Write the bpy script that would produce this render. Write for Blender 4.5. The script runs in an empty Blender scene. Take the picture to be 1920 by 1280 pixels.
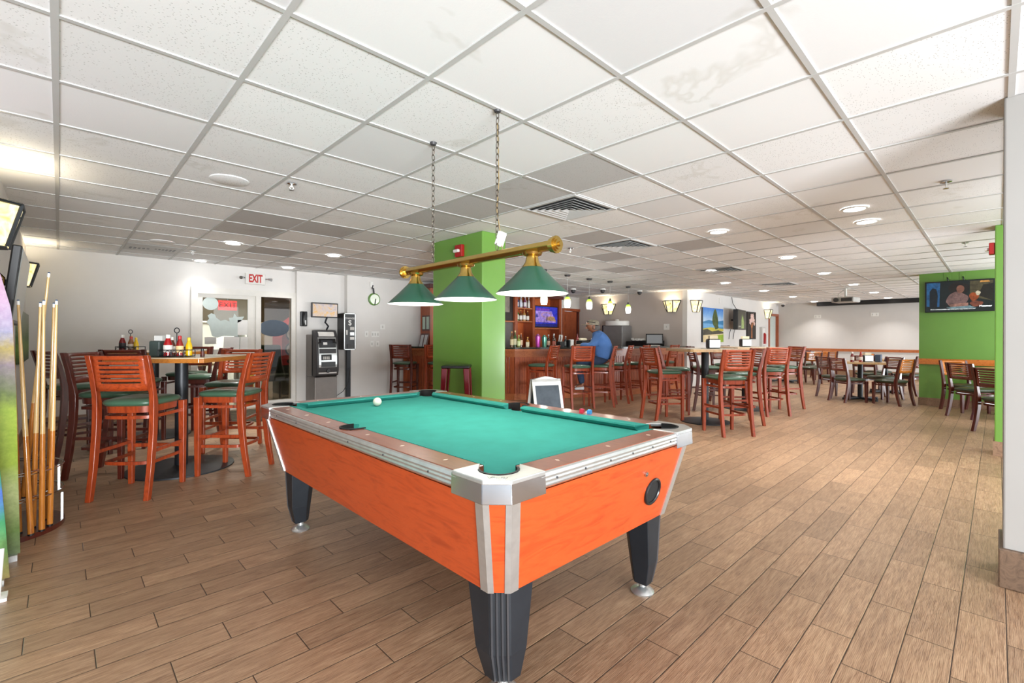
import bpy, bmesh, math, random
from mathutils import Vector, Matrix
R = math.radians
PI = math.pi
rng = random.Random(7)
scene = bpy.context.scene
C = scene.collection

# ------------------------------------------------------------------ camera, world, light, exposure
CAM_Z, CEIL = 1.21, 2.39
cam_data = bpy.data.cameras.new('camera')
cam = bpy.data.objects.new('camera', cam_data)
C.objects.link(cam)
cam_data.sensor_width = 36.0
cam_data.lens = 36.0 * 879.0 / 1920.0
cam_data.shift_y = -7.5 / 1920.0
cam_data.clip_start = 0.02
cam.matrix_world = (Matrix.Translation((0, 0, CAM_Z)) @ Matrix.Rotation(R(46 - 90), 4, 'Z')
                    @ Matrix.Rotation(R(90), 4, 'X') @ Matrix.Rotation(0.003, 4, 'Z'))
scene.camera = cam
vs = scene.view_settings
scene.display_settings.display_device = 'sRGB'
vs.view_transform = 'Standard'; vs.look = 'None'; vs.gamma = 1.0; vs.use_curve_mapping = False
vs.exposure = 0.92
cy = scene.cycles
cy.use_denoising = True
cy.max_bounces = 8; cy.diffuse_bounces = 5; cy.glossy_bounces = 4; cy.transmission_bounces = 6; cy.transparent_max_bounces = 10
cy.sample_clamp_indirect = 6.0
cy.caustics_reflective = False; cy.caustics_refractive = False
world = bpy.data.worlds.new('daylight'); scene.world = world
world.use_nodes = True
world.node_tree.nodes['Background'].inputs[0].default_value = (0.88, 0.95, 1.05, 1)
world.node_tree.nodes['Background'].inputs[1].default_value = 0.5

def area(name, loc, target, sx, sy, power, col=(1, 1, 1)):
    d = bpy.data.lights.new(name, 'AREA'); d.shape = 'RECTANGLE'; d.size = sx; d.size_y = sy
    d.energy = power; d.color = col
    o = bpy.data.objects.new(name, d); C.objects.link(o); o.location = loc
    o.rotation_euler = (Vector(target) - Vector(loc)).to_track_quat('-Z', 'Y').to_euler()
    return o
# daylight coming in through the window front on the camera's right and behind it, plus added fill lamps
DAY = (.93, .97, 1.0)
# daylight areas and unseen fill
area('window_and_fill_light', (-1.6, -5, 0.4), (-0.4, 4, 2.1), 4.0, 1.2, 760, DAY)  # added low lamp outside, tilted up to lift the near and left ceiling
area('window_and_fill_light', (13, -5, 0.5), (13, 3, 2.0), 7.0, 1.4, 380, DAY)  # added lamp outside, tilted up to brighten the far ceiling
area('window_and_fill_light', (5.3, -1.7, 1.5), (5.1, 3, 0.6), 3.0, 1.6, 30, DAY)
area('window_and_fill_light', (9.3, -1.7, 1.5), (9.3, 3, 0.8), 3.4, 1.6, 32, DAY)
area('window_and_fill_light', (2.3, -1.8, 1.9), (2.4, 0.9, 0), 2.0, 0.9, 18, DAY)  # added fill aimed down at the near right floor

# ------------------------------------------------------------------ materials
def lin(h):
    h = h.lstrip('#'); out = []
    for i in (0, 2, 4):
        c = int(h[i:i + 2], 16) / 255
        out.append(c / 12.92 if c <= .04045 else ((c + .055) / 1.055) ** 2.4)
    return (*out, 1)

class NT:
    def __init__(s, m):
        s.t = m.node_tree; s.n = s.t.nodes
    def new(s, typ, **kw):
        n = s.n.new(typ)
        for k, v in kw.items(): setattr(n, k, v)
        return n
    def link(s, a, b): s.t.links.new(a, b)
    def m(s, op, a, b=None, c=None):
        n = s.new('ShaderNodeMath', operation=op)
        for i, v in enumerate((a, b, c)):
            if v is None: continue
            if isinstance(v, (int, float)): n.inputs[i].default_value = v
            else: s.link(v, n.inputs[i])
        return n.outputs[0]
    def ramp(s, fac, stops):
        n = s.new('ShaderNodeValToRGB'); e = n.color_ramp.elements
        while len(e) < len(stops): e.new(.5)
        for el, (p, c) in zip(e, stops): el.position = p; el.color = lin(c) if isinstance(c, str) else c
        s.link(fac, n.inputs[0]); return n.outputs[0]
    def mix(s, fac, a, b, mode='MIX'):
        n = s.new('ShaderNodeMix', data_type='RGBA', blend_type=mode)
        for sock, v in ((n.inputs[0], fac), (n.inputs[6], a), (n.inputs[7], b)):
            if isinstance(v, (int, float)): sock.default_value = v
            elif isinstance(v, tuple): sock.default_value = v
            elif isinstance(v, str): sock.default_value = lin(v)
            else: s.link(v, sock)
        return n.outputs[2]
    def coord(s, kind='Object'): return s.new('ShaderNodeTexCoord').outputs[kind]
    def mapping(s, v, scale=(1, 1, 1), rot=(0, 0, 0)):
        n = s.new('ShaderNodeMapping'); n.inputs['Scale'].default_value = scale; n.inputs['Rotation'].default_value = rot
        s.link(v, n.inputs[0]); return n.outputs[0]
    def noise(s, v, scale, detail=4, rough=.55, dist=0):
        n = s.new('ShaderNodeTexNoise'); n.inputs['Scale'].default_value = scale; n.inputs['Detail'].default_value = detail
        n.inputs['Roughness'].default_value = rough; n.inputs['Distortion'].default_value = dist
        s.link(v, n.inputs['Vector']); return n.outputs[0]
    def bump(s, h, strength=.2, dist=.01):
        n = s.new('ShaderNodeBump'); n.inputs['Strength'].default_value = strength; n.inputs['Distance'].default_value = dist
        s.link(h, n.inputs['Height']); return n.outputs[0]

def base(name, col='#808080', rough=.5, metal=0, coat=0, spec=.5):
    m = bpy.data.materials.new(name); m.use_nodes = True
    b = m.node_tree.nodes['Principled BSDF']
    b.inputs['Base Color'].default_value = lin(col); b.inputs['Roughness'].default_value = rough
    b.inputs['Metallic'].default_value = metal; b.inputs['Coat Weight'].default_value = coat
    b.inputs['Coat Roughness'].default_value = .12; b.inputs['Specular IOR Level'].default_value = spec
    return m, b, NT(m)

MATS = {}
def plain(name, col, rough=.5, metal=0, coat=0, var=.08, scale=12, bump=0, spec=.5):
    """one colour with a slight procedural variation"""
    if name in MATS: return MATS[name]
    m, b, t = base(name, col, rough, metal, coat, spec)
    v = t.coord()
    n = t.noise(v, scale, 3)
    c = lin(col)
    lo = tuple(x * (1 - var) for x in c[:3]) + (1,); hi = tuple(min(1, x * (1 + var)) for x in c[:3]) + (1,)
    t.link(t.ramp(n, [(.3, lo), (.7, hi)]), b.inputs['Base Color'])
    if bump: t.link(t.bump(t.noise(v, scale * 6, 4), bump, .004), b.inputs['Normal'])
    MATS[name] = m; return m

def wood(name, dark, light, scale=(2, 14, 14), rough=.35, coat=.3, bump=.05, dist=1.2):
    if name in MATS: return MATS[name]
    m, b, t = base(name, light, rough, 0, coat)
    v = t.mapping(t.coord(), scale)
    n = t.noise(v, 2.2, 7, .62, dist)
    t.link(t.ramp(n, [(.3, dark), (.52, light), (.75, dark)]), b.inputs['Base Color'])
    t.link(t.bump(n, bump, .003), b.inputs['Normal'])
    MATS[name] = m; return m

def glow(name, col, strength, rough=.4):
    if name in MATS: return MATS[name]
    m, b, t = base(name, col, rough)
    b.inputs['Emission Color'].default_value = lin(col); b.inputs['Emission Strength'].default_value = strength
    MATS[name] = m; return m

def glass(name, tint='#ffffff', refl=.12, rough=.02):
    if name in MATS: return MATS[name]
    m = bpy.data.materials.new(name); m.use_nodes = True; t = NT(m)
    for n in list(t.n):
        if n.type != 'OUTPUT_MATERIAL': t.n.remove(n)
    out = [n for n in t.n][0]
    tr = t.new('ShaderNodeBsdfTransparent'); tr.inputs[0].default_value = lin(tint)
    gl = t.new('ShaderNodeBsdfGlossy'); gl.inputs['Roughness'].default_value = rough
    fr = t.new('ShaderNodeFresnel'); fr.inputs[0].default_value = 1.45
    mx = t.new('ShaderNodeMixShader')
    t.link(t.m('MINIMUM', t.m('MULTIPLY', fr.outputs[0], refl / .04), .9), mx.inputs[0])
    t.link(tr.outputs[0], mx.inputs[1]); t.link(gl.outputs[0], mx.inputs[2]); t.link(mx.outputs[0], out.inputs[0])
    MATS[name] = m; return m

def floor_material():
    m, b, t = base('wood_plank_tile', '#8a6a50', .4, 0, 0)
    pos = t.new('ShaderNodeNewGeometry').outputs['Position']
    sp = t.new('ShaderNodeSeparateXYZ'); t.link(pos, sp.inputs[0]); x, y = sp.outputs[0], sp.outputs[1]
    W, L = .1442, .6
    yy = t.m('DIVIDE', t.m('SUBTRACT', y, .116), W); k = t.m('FLOOR', yy); fy = t.m('SUBTRACT', yy, k)
    xx = t.m('DIVIDE', t.m('SUBTRACT', t.m('SUBTRACT', x, .1), t.m('MULTIPLY', k, .2)), L); j = t.m('FLOOR', xx); fx = t.m('SUBTRACT', xx, j)
    ey = t.m('MULTIPLY', t.m('MINIMUM', fy, t.m('SUBTRACT', 1, fy)), W); ex = t.m('MULTIPLY', t.m('MINIMUM', fx, t.m('SUBTRACT', 1, fx)), L)
    e = t.m('MINIMUM', ex, ey)
    grout = t.m('LESS_THAN', e, .0016)
    cb = t.new('ShaderNodeCombineXYZ'); t.link(j, cb.inputs[0]); t.link(k, cb.inputs[1])
    wn = t.new('ShaderNodeTexWhiteNoise', noise_dimensions='2D'); t.link(cb.outputs[0], wn.inputs[0]); rnd = wn.outputs[0]
    cv = t.new('ShaderNodeCombineXYZ')
    t.link(t.m('ADD', x, t.m('MULTIPLY', rnd, 17)), cv.inputs[0]); t.link(t.m('ADD', y, t.m('MULTIPLY', rnd, 5)), cv.inputs[1]); t.link(t.m('MULTIPLY', rnd, 9), cv.inputs[2])
    v = cv.outputs[0]
    n1 = t.noise(t.mapping(v, (2.0, 11, 3)), 2.2, 6, .62, 1.1)
    n2 = t.noise(t.mapping(v, (3.5, 60, 6)), 3.0, 5, .65, .6)
    wv = t.new('ShaderNodeTexWave'); wv.wave_type = 'BANDS'; wv.bands_direction = 'Y'
    wv.inputs['Scale'].default_value = 9; wv.inputs['Distortion'].default_value = 9; wv.inputs['Detail'].default_value = 3; wv.inputs['Detail Scale'].default_value = .8
    t.link(t.mapping(v, (1.6, 7, 1)), wv.inputs[0])
    col = t.ramp(n1, [(.28, '#55392a'), (.5, '#8f6c4e'), (.72, '#b59674')])
    fine = t.ramp(n2, [(.36, '#573a26'), (.62, '#c4a788')])
    col = t.mix(.5, col, fine)
    lines = t.ramp(wv.outputs['Color'], [(.0, '#4a3022'), (.3, '#9a7757'), (1, '#b08f70')])
    col = t.mix(.35, col, lines)
    hsv = t.new('ShaderNodeHueSaturation'); t.link(t.m('ADD', .94, t.m('MULTIPLY', rnd, .34)), hsv.inputs['Value']); hsv.inputs['Saturation'].default_value = .98
    t.link(col, hsv.inputs['Color'])
    col = t.mix(grout, hsv.outputs[0], '#33271e')
    t.link(col, b.inputs['Base Color'])
    t.link(t.m('ADD', .27, t.m('MULTIPLY', n2, .3)), b.inputs['Roughness'])
    edge = t.m('MINIMUM', t.m('DIVIDE', e, .004), 1)
    h = t.m('ADD', edge, t.m('MULTIPLY', n2, .28))
    t.link(t.bump(h, .55, .003), b.inputs['Normal'])
    return m

def ceiling_material():
    m, b, t = base('acoustic_ceiling_tile', '#dcdcda', .85)
    pos = t.new('ShaderNodeNewGeometry').outputs['Position']
    sp = t.new('ShaderNodeSeparateXYZ'); t.link(pos, sp.inputs[0]); x, y = sp.outputs[0], sp.outputs[1]
    i = t.m('FLOOR', t.m('DIVIDE', t.m('ADD', x, .015), .61)); k = t.m('FLOOR', t.m('DIVIDE', t.m('SUBTRACT', y, 2.404), .612))
    cb = t.new('ShaderNodeCombineXYZ'); t.link(i, cb.inputs[0]); t.link(k, cb.inputs[1])
    wn = t.new('ShaderNodeTexWhiteNoise', noise_dimensions='2D'); t.link(cb.outputs[0], wn.inputs[0]); rnd = wn.outputs[0]
    vo = t.new('ShaderNodeTexVoronoi'); vo.inputs['Scale'].default_value = 62; t.link(t.mapping(pos, (1, 1.6, 1)), vo.inputs['Vector'])
    big = t.noise(pos, 9, 3)
    pit = t.m('MULTIPLY', t.m('LESS_THAN', vo.outputs['Distance'], .19), t.m('GREATER_THAN', big, .43))
    # about every third tile is the newer, smooth kind
    pit = t.m('MULTIPLY', pit, t.m('GREATER_THAN', rnd, .33))
    tone = t.ramp(rnd, [(0, '#e9e9e9'), (.08, '#dadadb'), (.16, '#ebebeb'), (.5, '#eeeeee'), (.86, '#e6e6e6'), (1, '#f4f4f4')])
    # a few older, darker tiles
    idn = t.m('ADD', t.m('MULTIPLY', i, 100), k); dark = None
    for ti, tk in ((4, -1), (4, 0), (4, 1), (4, 2), (2, 4), (2, 5), (3, 4), (3, 7), (11, 3), (10, 4), (9, 0), (7, 1), (9, 2)):
        e = t.m('COMPARE', idn, ti * 100 + tk, .5); dark = e if dark is None else t.m('ADD', dark, e)
    tone = t.mix(t.m('MINIMUM', dark, 1), tone, '#bdbbba')
    stain = t.ramp(t.noise(pos, 1.7, 4, .6, .4), [(.62, '#ffffff'), (.665, '#f2f1ee'), (.69, '#ffffff')])
    col = t.mix(1, tone, stain, 'MULTIPLY')
    col = t.mix(t.m('MULTIPLY', pit, .6), col, '#7e7d7a')
    t.link(col, b.inputs['Base Color'])
    t.link(t.bump(t.noise(pos, 120, 3), .12, .003), b.inputs['Normal'])
    return m

M = {}
M['floor'] = floor_material()
M['ceiling'] = ceiling_material()
M['grid'] = plain('white_ceiling_grid', '#bfbfbd', .5, var=.02)
M['wall'] = plain('pale_grey_wall_paint', '#dddad6', .7, var=.02, scale=3, bump=.03)
M['wall_w'] = plain('off_white_wall_paint', '#dcdad7', .7, var=.02, scale=3, bump=.03)
M['wall_g'] = plain('taupe_grey_wall_paint', '#c2b9b3', .7, var=.02, scale=3, bump=.03)
M['wall_f'] = plain('light_taupe_wall_paint', '#cbc7c3', .7, var=.02, scale=3, bump=.03)
M['green'] = plain('leaf_green_wall_paint', '#65923a', .34, coat=.3, var=.04, scale=2.5, bump=.03)
M['basetile'] = wood('brown_base_tile', '#6f5440', '#8f7158', (2, 9, 9), .45, 0)
M['white'] = plain('white_paint', '#e9e8e4', .4, var=.02)
M['alu_frame'] = plain('white_aluminium_frame', '#dcd9d2', .4, var=.03)
M['cherry'] = wood('red_cherry_wood', '#64200d', '#983c18', (9, 9, 1.6), .36, .2, .03)
M['cherry_back'] = wood('red_cherry_plywood', '#742810', '#a8441c', (1.6, 9, 9), .34, .2, .03)
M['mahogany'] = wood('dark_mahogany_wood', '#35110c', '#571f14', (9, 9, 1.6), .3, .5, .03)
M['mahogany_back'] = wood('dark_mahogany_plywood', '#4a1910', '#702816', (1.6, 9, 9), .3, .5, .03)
M['orangewood'] = wood('orange_plywood', '#b05a1c', '#cf7a2c', (1.6, 9, 9), .3, .4, .03)
M['vinyl'] = plain('green_vinyl', '#3c5a46', .33, coat=.2, var=.1, scale=6, bump=.05)
M['vinyl_dark'] = plain('dark_olive_vinyl', '#34402c', .4, coat=.15, var=.1, scale=6, bump=.05)
M['blackmetal'] = plain('black_powder_coated_metal', '#1d2126', .42, .2, var=.15)
M['blackplastic'] = plain('black_plastic', '#141416', .35, var=.15)
M['darkgrey'] = plain('dark_grey_plastic', '#39383a', .45, var=.08)
M['chrome'] = plain('chrome', '#c8ccd0', .14, 1, var=.06, scale=5)
M['alu'] = plain('brushed_aluminium', '#cdcfce', .34, .85, var=.08, scale=20, bump=.03)
M['brass'] = plain('polished_brass', '#c4a45c', .2, 1, var=.06)
M['felt'] = plain('teal_green_felt', '#3a9187', .95, var=.06, scale=8, bump=.1, spec=.1)
M['shade_g'] = plain('green_enamel', '#1c4a38', .38, coat=.25, var=.05, scale=4)
M['tabletop'] = wood('honey_wood_edge', '#8a4f1c', '#b8742e', (3, 12, 12), .35, .4)
M['tabletop_l'] = wood('light_oak_edge', '#b58a58', '#d3ad7a', (3, 12, 12), .4, .3)
M['laminate'] = wood('orange_cherry_laminate', '#903212', '#ae451c', (1.5, 1.5, 9), .34, .25, .02, 1.5)
M['railwood'] = wood('brown_cherry_rail', '#6e3420', '#8a4a30', (10, 2, 10), .3, .5, .02)
M['barwood'] = wood('bar_cherry_wood', '#7a3416', '#a8522a', (8, 8, 1.2), .35, .3, .03)
M['barwood_h'] = wood('bar_cherry_wood_trim', '#8a4522', '#b4693c', (1.2, 8, 8), .35, .3, .03)
M['granite'] = plain('dark_green_granite', '#23291f', .2, coat=.4, var=.6, scale=60)
M['paper'] = plain('white_paper', '#ecebe8', .7, var=.03)
M['papergrey'] = plain('grey_paper', '#c9c8c4', .7, var=.03)
M['frost'] = plain('frosted_vinyl_film', '#c3cfcb', .5, var=.04)
M['maple'] = wood('pale_maple', '#b58a4e', '#d9b57a', (30, 30, 1.2), .22, .6, .01)
M['cuebutt'] = wood('amber_stained_maple', '#9a541c', '#c07a30', (30, 30, 1.2), .2, .6, .01)
M['red'] = plain('red_plastic', '#a31a1a', .35, var=.05)
M['skin'] = plain('skin', '#8a5a42', .5, var=.08)

# ------------------------------------------------------------------ mesh builder
class G:
    def __init__(s):
        s.b = bmesh.new(); s.i = 0; s.mx = Matrix.Identity(4)
    def _f(s, vs):
        try:
            f = s.b.faces.new(vs); f.material_index = s.i; return f
        except ValueError: return None
    def v(s, p): return s.b.verts.new(s.mx @ Vector(p))
    def hull8(s, bot, top):
        a = [s.v(p) for p in bot]; c = [s.v(p) for p in top]; n = len(a)
        s._f(a[::-1]); s._f(c)
        for k in range(n): s._f([a[k], a[(k + 1) % n], c[(k + 1) % n], c[k]])
        return s
    def box(s, c, d, rz=0, rx=0, ry=0):
        x, y, z = d[0] / 2, d[1] / 2, d[2] / 2
        m = Matrix.Translation(c) @ Matrix.Rotation(rz, 4, 'Z') @ Matrix.Rotation(ry, 4, 'Y') @ Matrix.Rotation(rx, 4, 'X')
        q = [m @ Vector(p) for p in ((-x, -y, -z), (x, -y, -z), (x, y, -z), (-x, y, -z), (-x, -y, z), (x, -y, z), (x, y, z), (-x, y, z))]
        return s.hull8(q[:4], q[4:])
    def lohi(s, a, b): return s.box([(p + q) / 2 for p, q in zip(a, b)], [abs(q - p) for p, q in zip(a, b)])
    def prism(s, pts, z0, z1, axis='z'):
        f = {'z': lambda p, h: (p[0], p[1], h), 'y': lambda p, h: (p[0], h, p[1]), 'x': lambda p, h: (h, p[0], p[1])}[axis]
        return s.hull8([f(p, z0) for p in pts], [f(p, z1) for p in pts])
    def cyl(s, p0, p1, r0, r1=None, n=16, cap=True):
        r1 = r0 if r1 is None else r1
        p0, p1 = Vector(p0), Vector(p1); d = (p1 - p0).normalized()
        u = d.orthogonal().normalized(); w = d.cross(u)
        a, c = [], []
        for k in range(n):
            t = 2 * PI * k / n; e = u * math.cos(t) + w * math.sin(t)
            a.append(s.v(p0 + e * r0)); c.append(s.v(p1 + e * r1))
        for k in range(n): s._f([a[k], a[(k + 1) % n], c[(k + 1) % n], c[k]])
        if cap: s._f(a[::-1]); s._f(c)
        return s
    def lathe(s, prof, c=(0, 0, 0), n=24, sx=1, sy=1):
        rings = []
        for r, z in prof:
            if r < 1e-6: rings.append([s.v((c[0], c[1], c[2] + z))])
            else: rings.append([s.v((c[0] + r * sx * math.cos(2 * PI * k / n), c[1] + r * sy * math.sin(2 * PI * k / n), c[2] + z)) for k in range(n)])
        for A, B in zip(rings, rings[1:]):
            for k in range(n):
                k2 = (k + 1) % n
                if len(A) == 1 and len(B) > 1: s._f([A[0], B[k2], B[k]])
                elif len(B) == 1 and len(A) > 1: s._f([A[k], A[k2], B[0]])
                elif len(A) > 1: s._f([A[k], A[k2], B[k2], B[k]])
        return s
    def sphere(s, c, r, sc=(1, 1, 1), n=16):
        prof = [(math.sin(PI * k / 10) * r, -math.cos(PI * k / 10) * r * sc[2]) for k in range(11)]
        return s.lathe(prof, c, n, sc[0], sc[1])
    def tube(s, pts, r, n=8, closed=False):
        pts = [Vector(p) for p in pts]; N = len(pts); rings = []; prev = None
        for k, p in enumerate(pts):
            a = pts[(k - 1) % N] if (closed or k > 0) else p; b = pts[(k + 1) % N] if (closed or k < N - 1) else p
            d = (b - a).normalized()
            u = (prev - d * prev.dot(d)).normalized() if prev is not None and (prev - d * prev.dot(d)).length > 1e-4 else d.orthogonal().normalized()
            prev = u; w = d.cross(u)
            rr = r[k] if isinstance(r, (list, tuple)) else r
            rings.append([s.v(p + (u * math.cos(2 * PI * q / n) + w * math.sin(2 * PI * q / n)) * rr) for q in range(n)])
        for k in range(N if closed else N - 1):
            A, B = rings[k], rings[(k + 1) % N]
            for q in range(n): s._f([A[q], A[(q + 1) % n], B[(q + 1) % n], B[q]])
        if not closed: s._f(rings[0][::-1]); s._f(rings[-1])
        return s
    def ribbon(s, pts, h, th):
        """flat bar of height h (z) and thickness th following pts in the xy plane"""
        pts = [Vector(p) for p in pts]; N = len(pts); rings = []
        for k, p in enumerate(pts):
            d = (pts[min(k + 1, N - 1)] - pts[max(k - 1, 0)]); d.z = 0; d.normalize()
            w = Vector((-d.y, d.x, 0)) * th / 2; z = Vector((0, 0, h / 2))
            rings.append([s.v(q) for q in (p - w - z, p + w - z, p + w + z, p - w + z)])
        for A, B in zip(rings, rings[1:]):
            for q in range(4): s._f([A[q], A[(q + 1) % 4], B[(q + 1) % 4], B[q]])
        s._f(rings[0][::-1]); s._f(rings[-1]); return s
    def poly(s, pts): s._f([s.v(p) for p in pts]); return s
    def slab(s, pts, off):
        """polygon in 3-D given thickness by the vector off"""
        return s.hull8(pts, [tuple(Vector(p) + Vector(off)) for p in pts])
    def out(s, name, mats, parent=None, smooth=35, bevel=0, loc=None, rz=0):
        bmesh.ops.recalc_face_normals(s.b, faces=s.b.faces)
        me = bpy.data.meshes.new(name); s.b.to_mesh(me); s.b.free()
        for m in (mats if isinstance(mats, (list, tuple)) else [mats]): me.materials.append(m)
        if smooth:
            me.polygons.foreach_set('use_smooth', [True] * len(me.polygons)); me.set_sharp_from_angle(angle=R(smooth))
        o = bpy.data.objects.new(name, me); C.objects.link(o)
        if parent: o.parent = parent
        if loc: o.location = loc
        if rz: o.rotation_euler = (0, 0, rz)
        if bevel:
            md = o.modifiers.new('bevel', 'BEVEL'); md.width = bevel; md.segments = 2; md.limit_method = 'ANGLE'; md.angle_limit = R(40)
        return o

def tag(o, label, cat, group=None):
    o['label'] = label; o['category'] = cat
    if group: o['group'] = group
    return o
def thing(name, label, cat, loc=(0, 0, 0), rz=0, group=None):
    o = bpy.data.objects.new(name, None); C.objects.link(o); o.empty_display_size = .1
    o.location = loc; o.rotation_euler = (0, 0, rz); return tag(o, label, cat, group)
def struct(o): o['kind'] = 'structure'; return o
def kids(o): return list(o.children)
def dup(root, loc, rz, label, group=None):
    r = root.copy(); C.objects.link(r); r.location = loc; r.rotation_euler = (0, 0, rz); r['label'] = label
    if group: r['group'] = group
    for ch in kids(root):
        c = ch.copy(); C.objects.link(c); c.parent = r
        for g in kids(ch):
            d = g.copy(); C.objects.link(d); d.parent = c
    return r
def letters(name, text, size, mat, parent, mw, depth=.002, align='CENTER', bold=0):
    cu = bpy.data.curves.new(name, 'FONT'); cu.body = text; cu.size = size; cu.align_x = align; cu.align_y = 'CENTER'; cu.extrude = depth; cu.offset = bold
    tmp = bpy.data.objects.new(name + '_tmp', cu); C.objects.link(tmp)
    bpy.context.view_layer.update()
    me = bpy.data.meshes.new_from_object(tmp.evaluated_get(bpy.context.evaluated_depsgraph_get()))
    bpy.data.objects.remove(tmp)
    me.materials.clear(); me.materials.append(mat)
    o = bpy.data.objects.new(name, me); C.objects.link(o)
    if parent: o.parent = parent
    o.matrix_local = mw; return o
def face_negy(x, y, z, tilt=0): return Matrix.Translation((x, y, z)) @ Matrix.Rotation(R(90) - tilt, 4, 'X')
def face_negx(x, y, z): return Matrix.Translation((x, y, z)) @ Matrix.Rotation(R(-90), 4, 'Z') @ Matrix.Rotation(R(90), 4, 'X')
def arc(cx, cy, r, a0, a1, n, z=0): return [(cx + r * math.cos(R(a0 + (a1 - a0) * k / n)), cy + r * math.sin(R(a0 + (a1 - a0) * k / n)), z) for k in range(n + 1)]
def lamp(name, kind, loc, power, col, parent=None, **kw):
    d = bpy.data.lights.new(name, kind); d.energy = power; d.color = col
    for k, v in kw.items(): setattr(d, k, v)
    o = bpy.data.objects.new(name, d); C.objects.link(o); o.location = loc
    if parent: o.parent = parent
    return o

# ------------------------------------------------------------------ the setting
XL, YB, YW, YS, XA, XF, XG = -.32, 8.85, 8.62, 5.3, 11.1, 18.0, 11.35
def sbox(name, a, b, mat, **k): return struct(G().lohi(a, b).out(name, mat, smooth=0, **k))
sbox('floor', (-3, -2.2, -.1), (18.4, 12.6, 0), M['floor'])
sbox('ceiling', (-2.4, -2.2, CEIL), (18.4, 8.95, CEIL + .1), M['ceiling'])
g = G()
for k in range(0, 30):
    x = -.015 + .61 * k
    if x < 18.2: g.lohi((x - .012, -1.9, CEIL - .006), (x + .012, 8.84, CEIL))
for k in range(-7, 11):
    y = 2.404 + .612 * k
    g.lohi((-.3, y - .012, CEIL - .0055), (17.98, y + .012, CEIL))
struct(g.out('trim_1', M['grid'], smooth=0))
sbox('wall_left', (XL - .15, 3.78, 0), (XL, YB + .1, CEIL), M['wall'])
# end wall with the glazed lobby front in it
g = G(); g.lohi((XL, YB, 0), (1.49, YB + .12, CEIL)); g.lohi((1.49, YB, 2.0), (3.09, YB + .12, CEIL))
g.lohi((3.07, YB - .1, 0), (3.95, YB + .12, CEIL)); g.lohi((3.95, YW, 0), (5.2, YB + .12, CEIL)); g.lohi((5.2, YW, 0), (10.36, YB + .12, CEIL))
g.lohi((10.36, YW, 2.0), (11.16, YB + .12, CEIL)); g.lohi((11.16, YW, 0), (XA + .15, YB + .12, CEIL))
struct(g.out('wall_back', M['wall'], smooth=0))
sbox('wall_alcove', (XA, YS + .12, 0), (XA + .1, YW, CEIL), M['wall_g'])
g = G(); g.lohi((XA, YS, 0), (17.02, YS + .12, CEIL)); g.lohi((17.02, YS, 2.0), (17.92, YS + .12, CEIL)); g.lohi((17.92, YS, 0), (XF, YS + .12, CEIL))
struct(g.out('wall_side', M['wall_w'], smooth=0))
sbox('wall_far', (XF, -1.9, 0), (XF + .15, YS + .12, CEIL), M['wall_f'])
sbox('wall_right', (XG, -1.9, 0), (XG + .25, 1.0, CEIL), M['green'])
sbox('pillar', (3.355, 3.95, 0), (3.71, 4.9, CEIL), M['green'], bevel=.012)
sbox('pillar', (6.98, -1.3, 0), (7.3, .02, CEIL), M['green'], bevel=.01)
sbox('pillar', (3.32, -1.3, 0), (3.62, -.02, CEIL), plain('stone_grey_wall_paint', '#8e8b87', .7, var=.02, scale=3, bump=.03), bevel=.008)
sbox('baseboard_pillar', (3.30, -1.31, 0), (3.64, -.005, .19), wood('dark_brown_base_tile', '#46362a', '#665140', (2, 9, 9), .45, 0), bevel=.006)
sbox('baseboard_column', (6.97, -1.31, 0), (7.31, .03, .15), M['basetile'])
sbox('baseboard_right', (XG - .015, -1.3, 0), (XG, 1.01, .14), M['basetile'])
sbox('baseboard_far', (XF - .02, 1.0, 0), (XF, YS, .22), M['basetile'])
sbox('baseboard_left', (XL, 3.8, 0), (XL + .015, YB, .12), M['basetile'])
sbox('baseboard_back', (XL, YB - .015, 0), (1.45, YB, .12), M['basetile'])
sbox('trim_2', (XF - .035, 1.0, .80), (XF, YS, .88), M['barwood_h'])
g = G(); g.lohi((XG - .03, -1.3, .785), (XG, 1.0, .85)); g.lohi((XG - .045, -1.3, .75), (XG, 1.0, .785))
struct(g.out('trim_3', M['orangewood'], smooth=0))
sbox('trim_4', (XA, YS - .03, .78), (16.9, YS, .84), M['barwood_h'])
# stained wood door in the side wall, and the wooden door behind the bar
g = G(); g.lohi((16.98, YS - .03, 0), (17.06, YS + .1, 2.04)); g.lohi((17.88, YS - .03, 0), (17.96, YS + .1, 2.04)); g.lohi((17.06, YS - .03, 1.96), (17.88, YS + .1, 2.04))
d = struct(g.out('door_1', M['barwood'], smooth=0))
G().lohi((17.06, YS + .05, 0), (17.88, YS + .09, 1.96)).out('door_panel', M['frost'], d, smooth=0)
g = G(); g.lohi((10.3, YW - .03, 0), (10.38, YW + .12, 2.05)); g.lohi((11.14, YW - .03, 0), (11.22, YW + .12, 2.05)); g.lohi((10.38, YW - .03, 1.98), (11.14, YW + .12, 2.05))
d = struct(g.out('door_2', M['barwood'], smooth=0))
g = G(); g.lohi((10.38, YW + .03, 0), (11.0, YW + .06, 1.97))
for z0, z1 in ((.15, .6), (.75, 1.15), (1.3, 1.6), (1.7, 1.88)): g.lohi((10.47, YW + .02, z0), (10.9, YW + .035, z1))
g.out('door_panel', M['barwood'], d, smooth=0)
sbox('trim_5', (10.9, YW + .07, 0), (11.14, YW + .1, 2.0), M['mahogany'])

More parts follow.
